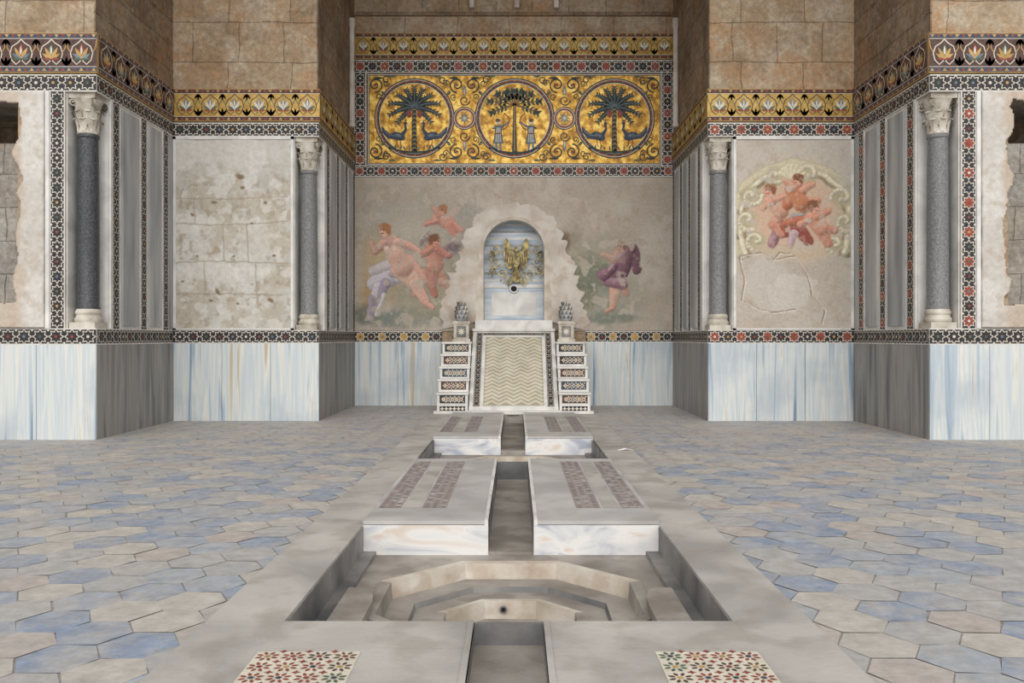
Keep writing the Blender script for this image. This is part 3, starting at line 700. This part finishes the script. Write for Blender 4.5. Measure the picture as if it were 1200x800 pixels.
def niche_hole(P):
    hw = .69
    inside = (np.abs(P.A) < hw) & (P.B > 1.86) & (P.B < 3.42)
    arch = ((P.A) ** 2 + (P.B - 3.42) ** 2 < hw * hw) & (P.B >= 3.42)
    return inside | arch
paint_grid('fresco_painting', fy(YB - .03), -XP + .01, XP - .01, 1.64, 5.01, .0125, YB, back_paint,
           lambda P: .012 * (fbm(P.A * 3, P.B * 3, 5, 2) - .5), niche_hole)

def right_paint(P):
    base_plaster(P, (180, 168, 154), (190, 180, 168), (168, 154, 138))
    E, K = P.ell, P.cap
    E(930, 250, 66, 56, (204, 178, 150), .25, .85, rag=.7)
    E(928, 248, 50, 44, (208, 166, 138), .3, .9, rag=.5)
    fr_ = [(870, 296), (864, 272), (865, 244), (873, 222), (890, 207), (912, 198), (928, 194), (948, 198), (970, 205), (988, 219), (998, 242), (998, 268), (992, 294)]
    P.path(fr_, 8, (196, 184, 150), shade=.45, soft=.2); P.path([(x + (3 if x < 930 else -3), y + 2) for x, y in fr_], 2.4, (222, 212, 182), shade=.2, soft=.4, line=False)
    P.path([(x + (9 if x < 930 else -9), y + 4) for x, y in fr_], 1.6, (140, 120, 90), shade=0, soft=.5, line=False)
    for (x, y, r, t) in ((880, 230, 13, 0), (875, 258, 13, 1), (886, 282, 12, 2), (986, 232, 13, 3), (990, 260, 13, 1), (978, 286, 11, 2), (908, 206, 11, 0), (948, 204, 12, 3)):
        E(x, y, r * .9, r * .9, (178, 164, 128), .3, .9)
        for q in range(14):
            a0 = t + q * .42; a1 = t + (q + 1) * .42; r0 = r * (1 - q / 16); r1 = r * (1 - (q + 1) / 16)
            K(x + r0 * math.cos(a0), y + r0 * math.sin(a0), 2.4, x + r1 * math.cos(a1), y + r1 * math.sin(a1), 2.2, (220, 210, 178), soft=.35, shade=.3)
    for i in range(7):
        a = -math.pi / 2 + (i - 3) * .38; K(928, 210, 1.5, 928 + 15 * math.cos(a), 210 + 15 * math.sin(a), 3, (218, 205, 170), soft=.3)
    P.rs = 1.25
    K(914, 270, 7, 936, 270, 6, (176, 84, 70)); K(936, 268, 6, 946, 282, 5, (154, 70, 60)); K(910, 274, 5, 904, 286, 4, (160, 108, 120)); K(930, 274, 4, 926, 288, 3, (190, 156, 164))
    K(948, 250, 4, 930, 256, 4, (150, 146, 150)); K(918, 262, 4, 940, 258, 4, (190, 104, 78))
    K(916, 248, 6, 906, 264, 4.5, (208, 138, 112)); K(906, 264, 4, 916, 276, 3, (206, 134, 110)); K(903, 234, 6, 914, 247, 7, (218, 154, 128)); K(905, 236, 3.6, 893, 244, 2.6, (216, 148, 122)); K(908, 234, 3.2, 920, 230, 2.4, (216, 148, 122))
    P.head(901, 223, 6.2, (220, 156, 130), (140, 86, 56), -1)
    K(940, 242, 6.6, 956, 236, 4.2, (216, 150, 120)); K(936, 224, 6, 922, 240, 5, (196, 108, 72)); K(927, 222, 6, 938, 238, 7.6, (206, 124, 84)); K(928, 220, 3.8, 918, 211, 2.6, (218, 154, 126)); K(940, 222, 3.6, 952, 216, 2.4, (214, 150, 122))
    P.head(934, 211, 5.8, (220, 158, 130), (130, 80, 52), -1)
    K(962, 270, 6, 970, 286, 4, (208, 132, 106)); K(962, 268, 5, 978, 270, 3, (208, 136, 110)); K(950, 256, 6.4, 962, 268, 7, (218, 146, 118)); K(948, 258, 3.8, 936, 263, 2.6, (216, 146, 120)); K(956, 254, 3.6, 970, 248, 2.6, (214, 144, 118))
    P.head(954, 243, 6.2, (218, 154, 126), (136, 84, 56), 1)
    P.rs = 1
    P.fade(.22, (186, 174, 158))
    n = fbm(P.P0 / 4, P.Q0 / 4, 4, 15); P.mix(.4 * sm(n, .54, .68), (190, 178, 160))
    E(925, 296, 40, 7, (190, 172, 148), .4, .7, rag=.9)
    E(900, 335, 30, 34, (190, 182, 172), .1, .8, rag=.9); E(925, 345, 30, 24, (200, 192, 182), .1, .7, rag=.9)
    for pts in ([(866, 300), (890, 296), (905, 304), (930, 300), (945, 320), (950, 345), (966, 362), (962, 378)], [(866, 300), (872, 330), (868, 352), (884, 360), (902, 366), (930, 362), (945, 372)], [(905, 304), (912, 296), (925, 297)]):
        P.path(pts, .8, (132, 116, 100), soft=.6, shade=0, al=.85)
        P.path([(x + 1.4, y + 1.1) for x, y in pts], .6, (212, 204, 194), soft=.6, shade=0, al=.7)
    n = fbm(P.P0 / 10, P.Q0 / 10, 6, 19); P.mix(.75 * sm(n, .62, .7), (188, 178, 166))
def left_paint(P):
    base_plaster(P, (186, 181, 172), (200, 196, 188), (174, 165, 152))
    E = P.ell
    n = fbm(P.P0 / 22, P.Q0 / 22, 6, 22); P.mix(.6 * sm(n, .5, .6) * sm(P.Q0, 185, 220), (176, 164, 146))
    n = fbm(P.P0 / 6, P.Q0 / 6, 5, 25); P.mix(.5 * sm(n, .58, .66) * sm(P.Q0, 185, 220), (156, 142, 124))
    n = fbm(P.P0 / 15, P.Q0 / 15, 6, 28); P.mix(.6 * sm(n, .56, .62), (210, 206, 199))
    E(270, 178, 66, 16, (202, 196, 188), .3, .7, rag=.8); E(262, 318, 56, 10, (208, 204, 197), .3, .7, rag=.7); E(300, 285, 20, 30, (204, 200, 192), .2, .6, rag=.7)
    for pts in ([(204, 232), (260, 234), (338, 230)], [(204, 308), (262, 306), (338, 309)], [(204, 345), (260, 344), (332, 346)], [(262, 262), (264, 306)], [(290, 262), (291, 307)], [(240, 308), (241, 345)], [(204, 262), (262, 264), (338, 260)], [(300, 310), (301, 345)], [(228, 233), (229, 262)]):
        P.path(pts, .8, (152, 140, 124), soft=.7, al=.7, shade=0)
    for x, y, r in ((256, 342, 2.4), (282, 207, 3), (285, 220, 1.6), (252, 238, 1.6), (318, 352, 2), (248, 352, 1.4), (232, 300, 1.2), (312, 238, 1.6), (226, 252, 1.4), (296, 262, 1.1), (322, 300, 1.4), (215, 330, 1.2), (280, 356, 1.2), (275, 300, 1.1)):
        E(x, y, r * 1.6, r, (122, 102, 80), .5, .9, random.random())
def rough_d(P): return .03 * (fbm(P.A * 2.5, P.B * 2.5, 6, 7) - .3)
paint_grid('fresco_painting', fy(YP - .03), XP + NT + .05, XA - .08, 1.66, 5.04, .0125, YP, right_paint, lambda P: .012 * (fbm(P.A * 3, P.B * 3, 5, 2) - .5))
paint_grid('bare_plaster_panel', fy(YP - .03), -XA + .08, -XP - NT - .05, 1.66, 5.04, .0125, YP, left_paint, rough_d, mat='rough_fresco')
def fp(P):
    base_plaster(P, (194, 188, 180), (204, 199, 192), (180, 167, 152))
    ed = (7.25 - np.abs(P.A)) + .22 * (fbm(P.A * 3, P.B * 3, 5, 30) - .5)
    P.mix(.6 * (1 - sm(ed, .02, .16)), (182, 162, 142))
def fhole(P):
    n = .3 * (fbm(P.A * 2.6, P.B * 2.6, 5, 30) - .5); a = np.abs(P.A)
    return (a > 7.22 + n) & (a < 8.75 + n) & (P.B > 2.0 + n * .6) & (P.B < 4.92 + n * .6)
for s in (-1, 1):
    x0, x1 = sorted((s * 6.84, s * 9.58))
    o = paint_grid('broken_plaster_surround', fy(YF - .07), x0, x1, 1.64, 5.08, .02, YF, fp, lambda P: .03 * (fbm(P.A * 4, P.B * 4, 5, 8) - .5), fhole, 'rough_fresco')
    sd = o.modifiers.new('thick', 'SOLIDIFY'); sd.thickness = .07; sd.offset = -1

# ------------------------------------------------------------ wall fountain
ft = empty('wall_fountain')
ns = MB('niche_surround', ['plaster'])
right_half = [(1.62, 1.66), (1.60, 2.0), (1.50, 2.4), (1.42, 2.75), (1.34, 3.05), (1.17, 3.3), (1.10, 3.55), (1.02, 3.85), (.85, 4.1), (.55, 4.32), (.28, 4.42), (0, 4.45)]
def outer_at(u):
    s_ = 1 if u > .5 else -1; v = (1 - abs(2 * u - 1)) * (len(right_half) - 1); i = min(int(v), len(right_half) - 2); f = v - i
    a, b_ = right_half[i], right_half[i + 1]
    return (s_ * (a[0] + (b_[0] - a[0]) * f), a[1] + (b_[1] - a[1]) * f)
inner, outer = [], []
K_ = 160
for i in range(K_ + 1):
    u = i / K_
    if u < .25: p = (-.665, 1.87 + (3.405 - 1.87) * u / .25)
    elif u > .75: v = (1 - u) / .25; p = (.665, 1.87 + (3.405 - 1.87) * v)
    else:
        t = math.pi * (1 - (u - .25) / .5); p = (.665 * math.cos(t), 3.405 + .665 * math.sin(t))
    q = outer_at(u)
    r = .15 * (float(fbm(np.array([i * .4]), np.array([3.3]), 5, 4)[0]) - .5) * 2
    inner.append(p); outer.append((q[0] * (1 + r), q[1] + (r * .6 if q[1] > 2 else 0)))
d = D(ns, fy(YB - .03))
for i in range(K_):
    a, b_, c_, e_ = inner[i], inner[i + 1], outer[i + 1], outer[i]
    m1 = (a[0] + (e_[0] - a[0]) * .18, a[1] + (e_[1] - a[1]) * .18); m2 = (b_[0] + (c_[0] - b_[0]) * .18, b_[1] + (c_[1] - b_[1]) * .18)
    F = d.F
    ns.poly([F.p(*m1, .05), F.p(*m2, .05), F.p(*c_, .02), F.p(*e_, .02)], 'plaster')
    ns.poly([F.p(*a, .03), F.p(*b_, .03), F.p(*m2, .05), F.p(*m1, .05)], 'creamstone')
    ns.poly([F.p(*e_, .02), F.p(*c_, .02), F.p(*c_, -.01), F.p(*e_, -.01)], 'plaster')
    ns.poly([F.p(*a, .03), F.p(*b_, .03), F.p(*b_, -.36), F.p(*a, -.36)], 'white')
ns.done(ft)
nb = MB('niche_back', ['blue_marble'])
d = D(nb, fy(19.12))
d.prism([(-.69, 1.86), (.69, 1.86), (.69, 4.11), (-.69, 4.11)], 'blue_marble', -.02, .02)
for i in range(9):
    z = 2.75 + i * .155; d.rect(-.67, z, .67, z + .05, 'strip' if i % 2 else 'white', .023)
d.prism([(-.66, 1.87), (.66, 1.87), (.66, 2.6), (-.66, 2.6)], 'blue_marble', 0, .05)
d.prism([(-.66, 2.6), (.66, 2.6), (.66, 2.68), (-.66, 2.68)], 'white', 0, .07)
d.prism([(-.5, 1.98), (.5, 1.98), (.5, 2.5), (-.5, 2.5)], 'white', 0.05, .06)
d.ell(0, 2.58, .07, .055, 'void', .085); d.circ(0, 2.58, .08, .025, 'white', .07, thick=.03)
nb.done(ft)
eg = MB('gilded_eagle', ['goldm'])
F = fmeas(19.0); d = D(eg, F)
T = .05
def el(cx, cy, rx, ry, rot=0, h0=0, h1=T): 
    c_, t_ = math.cos(rot), math.sin(rot)
    d.prism([(cx + rx * math.cos(q) * c_ - ry * math.sin(q) * t_, cy + rx * math.cos(q) * t_ + ry * math.sin(q) * c_) for q in [2 * math.pi * i / 18 for i in range(18)]], 'goldm', h0, h1)
el(605, 305, 4.2, 9, 0, 0, .09); el(605, 292, 2.8, 3.4, 0, 0, .1); el(605, 298, 2.2, 3.5, 0, 0, .08)
d.prism([(602.6, 291), (599.6, 293), (602.8, 294)], 'goldm', 0, .08)
for s in (-1, 1):
    w_ = [(2, 297), (6, 291), (9, 283), (11.5, 279), (14, 282), (15, 290), (14.5, 300), (12.5, 310), (9, 316), (5, 314), (3, 306)]
    d.prism([(605 + s * a, b_) for a, b_ in w_], 'goldm', 0, .06)
    for q in range(4): d.stroke([(605 + s * (4 + q * 2.6), 300 - q * 2.5), (605 + s * (6 + q * 2.4), 313 - q * 2)], 1.0, 'brown', .062)
    d.stroke([(605 + s * 2, 312), (605 + s * 4, 319), (605 + s * 7, 321)], [2.4, 1.5, 1.5], 'goldm', 0, thick=.06)
    for (x, y, r, a, tn) in ((24, 292, 6, 0, 1.3), (25, 307, 7, 3, -1.3), (17, 321, 6, 2, 1.2), (27, 318, 4.5, 1, -1.2), (8, 328, 4.5, 0, 1.2), (29, 298, 4, 2, 1.1)):
        d.spiral(605 + s * x, y, r, 1.2, a if s > 0 else math.pi - a, tn * s, 1.5, 'goldm', 0, .03, 22)
        d.leaf(605 + s * x, y + r, math.pi / 2 - s * .6, 4, 2.2, 'goldm', .03)
d.prism([(602.6, 312), (607.4, 312), (611.5, 328), (608, 330), (605, 331), (602, 330), (598.5, 328)], 'goldm', 0, .06)
for q in (-2, 0, 2): d.stroke([(605 + q * .5, 315), (605 + q * 1.7, 329)], .7, 'brown', .062)
eg.done(ft)

sl = MB('water_slide_slab', ['white'])
y0s, z0s, y1s, z1s = 16.72, .10, 18.50, 1.63
for xx in (-.88, .88): sl.poly([(xx, y0s, 0), (xx, y0s, z0s), (xx, y1s, z1s), (xx, YB, z1s), (xx, YB, 0)], 'white')
sl.poly([(-.88, y0s, 0), (.88, y0s, 0), (.88, y0s, z0s), (-.88, y0s, z0s)], 'white')
sl.poly([(-.88, y1s, z1s), (.88, y1s, z1s), (.88, YB, z1s), (-.88, YB, z1s)], 'white')
Ls = math.hypot(y1s - y0s, z1s - z0s); vv = Vector((0, y1s - y0s, z1s - z0s)) / Ls; nn = Vector((0, -vv.z, vv.y))
F = Fr((0, y0s, z0s), (1, 0, 0), vv, nn); d = D(sl, F)
d.poly([(-.88, 0), (.88, 0), (.88, Ls), (-.88, Ls)], 'white')
for s in (-1, 1):
    a0, a1 = sorted((s * .66, s * .81)); star_band(sl, F, a0, a1, .06, Ls - .06, True, .006)
star_band(sl, F, -.66, .66, Ls - .15, Ls - .06, False, .006)
d.rect(-.60, .08, .60, Ls - .2, 'herring2', .004)
nz = 19
for i in range(nz):
    v0 = .1 + i * (Ls - .44) / (nz - 1)
    pts = [(-.58 + j * 1.16 / 8, v0 + (.10 if j % 2 else 0)) for j in range(9)]
    d.stroke(pts, .072, 'herring', .004, thick=.014)
sl.box((-.95, y0s - .12, 0), (.95, y0s, .07), 'white')
sl.box((-.89, 18.45, z1s), (.89, YB - .06, z1s + .06), 'white'); sl.box((-.84, 18.52, z1s + .06), (.84, YB - .08, z1s + .24), 'white'); sl.box((-.66, 18.6, z1s + .06), (.66, YB + .3, z1s + .24), 'white')
sl.done(ft)
tops = [(16.72, .41), (17.03, .66), (17.34, .90), (17.65, 1.15), (17.96, 1.40)]
for s in (-1, 1):
    st = MB('stepped_flank', ['white'])
    for i, (yy, zt) in enumerate(tops):
        ye = tops[i + 1][0] if i < 4 else YB
        x0, x1 = sorted((s * .9, s * 1.5))
        st.box((x0, yy, 0), (x1, ye + .001, zt), 'white')
        st.box((x0 - .015, yy - .025, zt - .035), (x1 + .015, ye, zt + .003), 'white')
        d = D(st, fy(yy)); c = (x0 + x1) / 2; lo = zt - .205; hi = zt - .045
        gnd = ['black', 'rbrown', 'navy', 'rbrown', 'black'][(i + (s > 0)) % 5]
        d.rect(x0 + .05, lo, x1 - .05, hi, gnd, .004)
        for q in range(5):
            xx = x0 + .09 + (q + .5) * (x1 - x0 - .18) / 5
            d.star(xx, (lo + hi) / 2, .055, .028, 'cream', .006, 4 if i % 2 else 8); d.star(xx, (lo + hi) / 2, .028, .016, ['ochre', 'red', 'bluegrey'][q % 3], .008, 4)
            d.star(xx + .045, (lo + hi) / 2 + .05, .025, .008, 'cream', .005, 4); d.star(xx + .045, (lo + hi) / 2 - .05, .025, .008, 'cream', .005, 4)
        if i == 0:
            d.rect(x0 + .05, .05, x1 - .05, .15, 'black', .004)
            for q in range(6): d.star(x0 + .1 + q * .08, .1, .045, .02, 'cream', .006, 4)
    st.box((min(s * .84, s * 1.56), 16.62, 0), (max(s * .84, s * 1.56), 16.72, .06), 'white')
    st.done(ft)
    f_ = MB('carved_stone_finial', ['capital']); cx, cy = s * 1.12, 18.35
    f_.box((cx - .16, cy - .16, 1.40), (cx + .16, cy + .16, 1.80), 'capital'); f_.box((cx - .19, cy - .19, 1.40), (cx + .19, cy + .19, 1.46), 'capital'); f_.box((cx - .18, cy - .18, 1.78), (cx + .18, cy + .18, 1.84), 'capital')
    D(f_, fy(cy - .16)).rect(cx - .1, 1.5, cx + .1, 1.74, 'basinwall', .003); D(f_, fy(cy - .16)).star(cx, 1.62, .09, .04, 'cream', .006)
    f_.lathe((cx, cy, 1.84), [(.1, 0), (.13, .04), (.14, .12), (.13, .22), (.10, .31), (.06, .38), (.05, .40), (.035, .43), (.01, .45)], 'strip', 20)
    for r in range(4):
        for i in range(10):
            t = (i + .5 * (r % 2)) / 10 * 2 * math.pi; rr = [.145, .15, .135, .10][r]; er = Vector((math.cos(t), math.sin(t), 0)); et = Vector((-er.y, er.x, 0)); zc = 1.90 + r * .09
            b0 = Vector((cx, cy, zc)) + er * (rr - .01)
            f_.poly([b0 - et * .032, b0 + et * .032, b0 + er * .022 + Vector((0, 0, .075)) ], 'basinwall')
            f_.poly([b0 - et * .032, b0 + er * .022 + Vector((0, 0, .075)), b0 + et * .032 + Vector((0, 0, .09)) - er * .02, b0 - et * .032 + Vector((0, 0, .09)) - er * .02], 'capital')
    f_.done(ft, True)

# ------------------------------------------------------------ floor
fl = MB('floor', ['grout'])
for s in (-1, 1):
    fl.box((s * 1.58, -1, -.5), (s * 9.6, 19.2, -.003), 'grout')
fl.box((-1.58, 16.5, -.5), (1.58, 19.2, -.003), 'grout')
R_ = .2; hx = R_ * 1.5; hy = R_ * math.sqrt(3)
for i in range(-34, 35):
    for j in range(-4, 58):
        x = i * hx; y = j * hy + (hy / 2 if i % 2 else 0)
        if abs(x) > 9.7 or y > 19: continue
        if abs(x) > XA + .3 and y > YF + .3: continue
        if abs(x) > XP + .3 and y > YP + .3: continue
        if abs(x) < 1.58 - R_ and y < 16.5 - R_: continue
        if y < 0: continue
        ph = (i + 2 * j) % 3
        rr = random.random()
        pb = .78 if ph == 0 else (.24 if ph == 1 else .40)
        m = random.choice(['t_blue', 't_blue', 't_lblue']) if rr < pb else random.choice(['t_beige', 't_grey', 't_pink', 't_beige', 't_grey'])
        pts = []
        for q in range(6):
            t = q * math.pi / 3; r = R_ * (.985)
            px_, py_ = x + r * math.cos(t) + random.uniform(-.008, .008), y + r * math.sin(t) + random.uniform(-.008, .008)
            if y < 16.5 and abs(px_) < 1.58: px_ = math.copysign(1.58, x)
            px_ = max(-9.6, min(9.6, px_))
            pts.append((px_, py_, .001 + .002 * random.random()))
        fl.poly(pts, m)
fl.done()

# ------------------------------------------------------------ channel, slabs and basins
pv = MB('marble_channel_paving', ['border'])
for s in (-1, 1):
    x0, x1 = sorted((s * 1.17, s * 1.58))
    ys = [0, 1.6, 3.0, 4.44, 5.9, 6.76, 8.3, 10.2, 11.3, 12.5, 14.3, 16.5]
    for a, b_ in zip(ys[:-1], ys[1:]): pv.box((x0, a + .003, -.5), (x1, b_ - .003, .02), 'border')
    for a, b_, zt in ((0, 4.44, .025), (6.76, 10.2, .05), (12.5, 16.5, .05)):
        x0, x1 = sorted((s * .18, s * 1.17))
        pv.box((x0, a, -.5), (x1, b_, zt - .03), 'basinwall')
        if a == 0:
            for c0, c1 in ((0, 2.0), (2.0, 4.05), (4.05, 4.44)): pv.box((x0, c0 + .003, zt - .03), (x1, c1 - .003, zt), 'border')
        else:
            pv.box((x0, a - .012, zt - .03), (x1 , b_, zt), 'slab')
            pv.box((x0, a - .02, -.22), (x1, a, zt - .035), 'vein')
    for a, b_, zt in ((0, 4.44, .025), (6.76, 10.2, .05), (12.5, 16.5, .05)):
        x0, x1 = sorted((s * .18, s * .21)); pv.box((x0, a - .015, zt - .04), (x1, b_, zt + .006), 'white' if a else 'border')
for a, b_, zt in ((0, 3.86, -.2), (3.86, 4.44, -.1), (6.76, 10.2, -.2), (12.5, 16.5, -.16)):
    pv.box((-.18, a, -.5), (.18, b_, zt), 'wet')
for s in (-1, 1):
    d = D(pv, fz(.05))
    for (ya, yb_) in ((7.25, 9.95), (13.1, 15.6)):
        for xa, xb in ((.55, .76), (.94, 1.13)):
            a0, a1 = sorted((s * xa, s * xb)); d.rect(a0, ya, a1, yb_, 'inlay', .002)
            n = int((yb_ - ya) / .07)
            for i in range(n):
                for q in range(3):
                    xx = a0 + (q + .5) * (a1 - a0) / 3; yy = ya + (i + .5) * (yb_ - ya) / n
                    d.star(xx, yy, .036, .018, random.choice(['inlay2', 'inlay2', 'inlay2', 't_grey', 'basinwall', 'border']), .003, 4, (i % 2) * .78)
        a0, a1 = sorted((s * .78, s * .92)); d.rect(a0, ya, a1, yb_, 'border', .002)
    d = D(pv, fz(.025))
    a0, a1 = sorted((s * .69, s * 1.17)); ya, yb_ = .4, 4.0
    d.rect(a0, ya, a1, yb_, 'cream', .002)
    n = int((yb_ - ya) / .122)
    for i in range(n):
        for q in range(4):
            xx = a0 + (q + .5) * (a1 - a0) / 4; yy = ya + (i + .5) * (yb_ - ya) / n
            m1 = random.choice(['red', 'rbrown', 'green', 'red', 'brown'])
            for t in range(8):
                an = t * math.pi / 4 + .39
                d.leaf(xx + .022 * math.cos(an), yy + .022 * math.sin(an), an, .036, .018, m1, .004)
            d.star(xx, yy, .018, .01, random.choice(['ochre', 'navy', 'red']), .005)
            if q < 3: d.star(xx + (a1 - a0) / 8, yy + .061, .022, .01, 'red', .004, 4)
pv.done()

def basin(yc, half=1.165):
    b = MB('sunken_octagonal_basin', ['wet'])
    for s in (-1, 1):
        b.box((s * half, yc - half, -.5), (s * (half + .004), yc + half, -.0), 'basinwall')
        b.box((s * (half - .10), yc - half, -.5), (s * half, yc + half, -.19), 'basinwall')
        pts = [(s * (half - .1), yc - half)] + [(s * .86, yc - half), (s * .86, yc - .35)] + [(s * (.96 - .10 * math.cos(t)), yc - .35 + .38 * math.sin(t)) for t in [q / 8 * math.pi / 2 for q in range(9)]] + [(s * (half - .1), yc + .03)]
        D(b, fz(-.22)).prism(pts, 'wet', -.2, .07)
    b.box((-half, yc - half - .002, -.5), (half, yc - half + .03, .01), 'basinwall')
    N_ = 64
    def r_sq(t, h): return h / max(abs(math.cos(t)), abs(math.sin(t)))
    def r_oct(t, ap):
        a = (t + math.pi / 8) % (math.pi / 4) - math.pi / 8; return ap / math.cos(a)
    levels = [(lambda t: r_sq(t, half), -.22, None), (lambda t: r_oct(t, .91), -.22, 'wet'), (lambda t: r_oct(t, .91), -.205, 'creamstone'), (lambda t: r_oct(t, .83), -.205, 'creamstone'), (lambda t: r_oct(t, .82), -.32, 'creamstone'),
              (lambda t: r_oct(t, .66), -.33, 'wet'), (lambda t: r_oct(t, .65), -.37, 'basinwall'), (lambda t: r_oct(t, .50), -.37, 'wet'), (lambda t: r_oct(t, .44), -.365, 'creamstone'), (lambda t: r_oct(t, .43), -.49, 'creamstone')]
    prev = None
    for (fn, z, m) in levels:
        ring = [(fn(2 * math.pi * i / N_) * math.cos(2 * math.pi * i / N_), yc + fn(2 * math.pi * i / N_) * math.sin(2 * math.pi * i / N_), z) for i in range(N_)]
        if prev and m:
            for i in range(N_):
                mm = m
                if m == 'creamstone' and not (4 <= i <= 27): mm = 'wet'
                b.poly([prev[i], prev[(i + 1) % N_], ring[(i + 1) % N_], ring[i]], mm)
        prev = ring
    b.poly(prev, 'wet')
    F = fy(yc + .425); d = D(b, F); d.ell(-.05, -.42, .016, .016, 'void', .012); d.circ(-.05, -.42, .022, .01, 'basinwall', .004, thick=.01)
    b.done()
basin(5.6); basin(11.35, 1.15)

p = MB('paper_scrap', ['paper'])
x, y, p_z = 1.47, 11.2, .02
p.poly([(x - .1, y, p_z + .001), (x, y + .05, p_z + .02), (x + .02, y - .04, p_z + .015), (x - .08, y - .06, p_z + .001)], 'paper'); p.poly([(x, y + .05, p_z + .02), (x + .1, y + .02, p_z + .001), (x + .1, y - .05, p_z + .001), (x + .02, y - .04, p_z + .015)], 'paper')
p.done()

# ------------------------------------------------------------ light
w = bpy.data.worlds.new('sky'); scene.world = w; w.use_nodes = True
w.node_tree.nodes['Background'].inputs[0].default_value = (.97, .985, 1.0, 1); w.node_tree.nodes['Background'].inputs[1].default_value = 0.85
for s, e in ((-1, 1.3), (1, 1.3)):
    sd = bpy.data.lights.new('daylight_fill_sun', 'SUN'); sd.energy = e; sd.angle = math.radians(55); sd.color = (1, .975, .94)  # mirrored soft suns added to brighten side walls, standing for entrance daylight
    so = bpy.data.objects.new('daylight_fill_sun', sd); scene.collection.objects.link(so)
    so.rotation_euler = Vector((.36 * s, 1, -.66)).to_track_quat('-Z', 'Y').to_euler(); so.location = (-s * 4, -6, 9)

cd = bpy.data.cameras.new('camera'); cd.sensor_width = 36; cd.lens = 30; cd.shift_x = -4 / 1200; cd.shift_y = -5 / 1200; cd.clip_end = 100
co = bpy.data.objects.new('camera', cd); scene.collection.objects.link(co); co.location = (CX, 0, 1.5); co.rotation_euler = (math.radians(90), 0, 0)
scene.camera = co
scene.view_settings.view_transform = 'Standard'
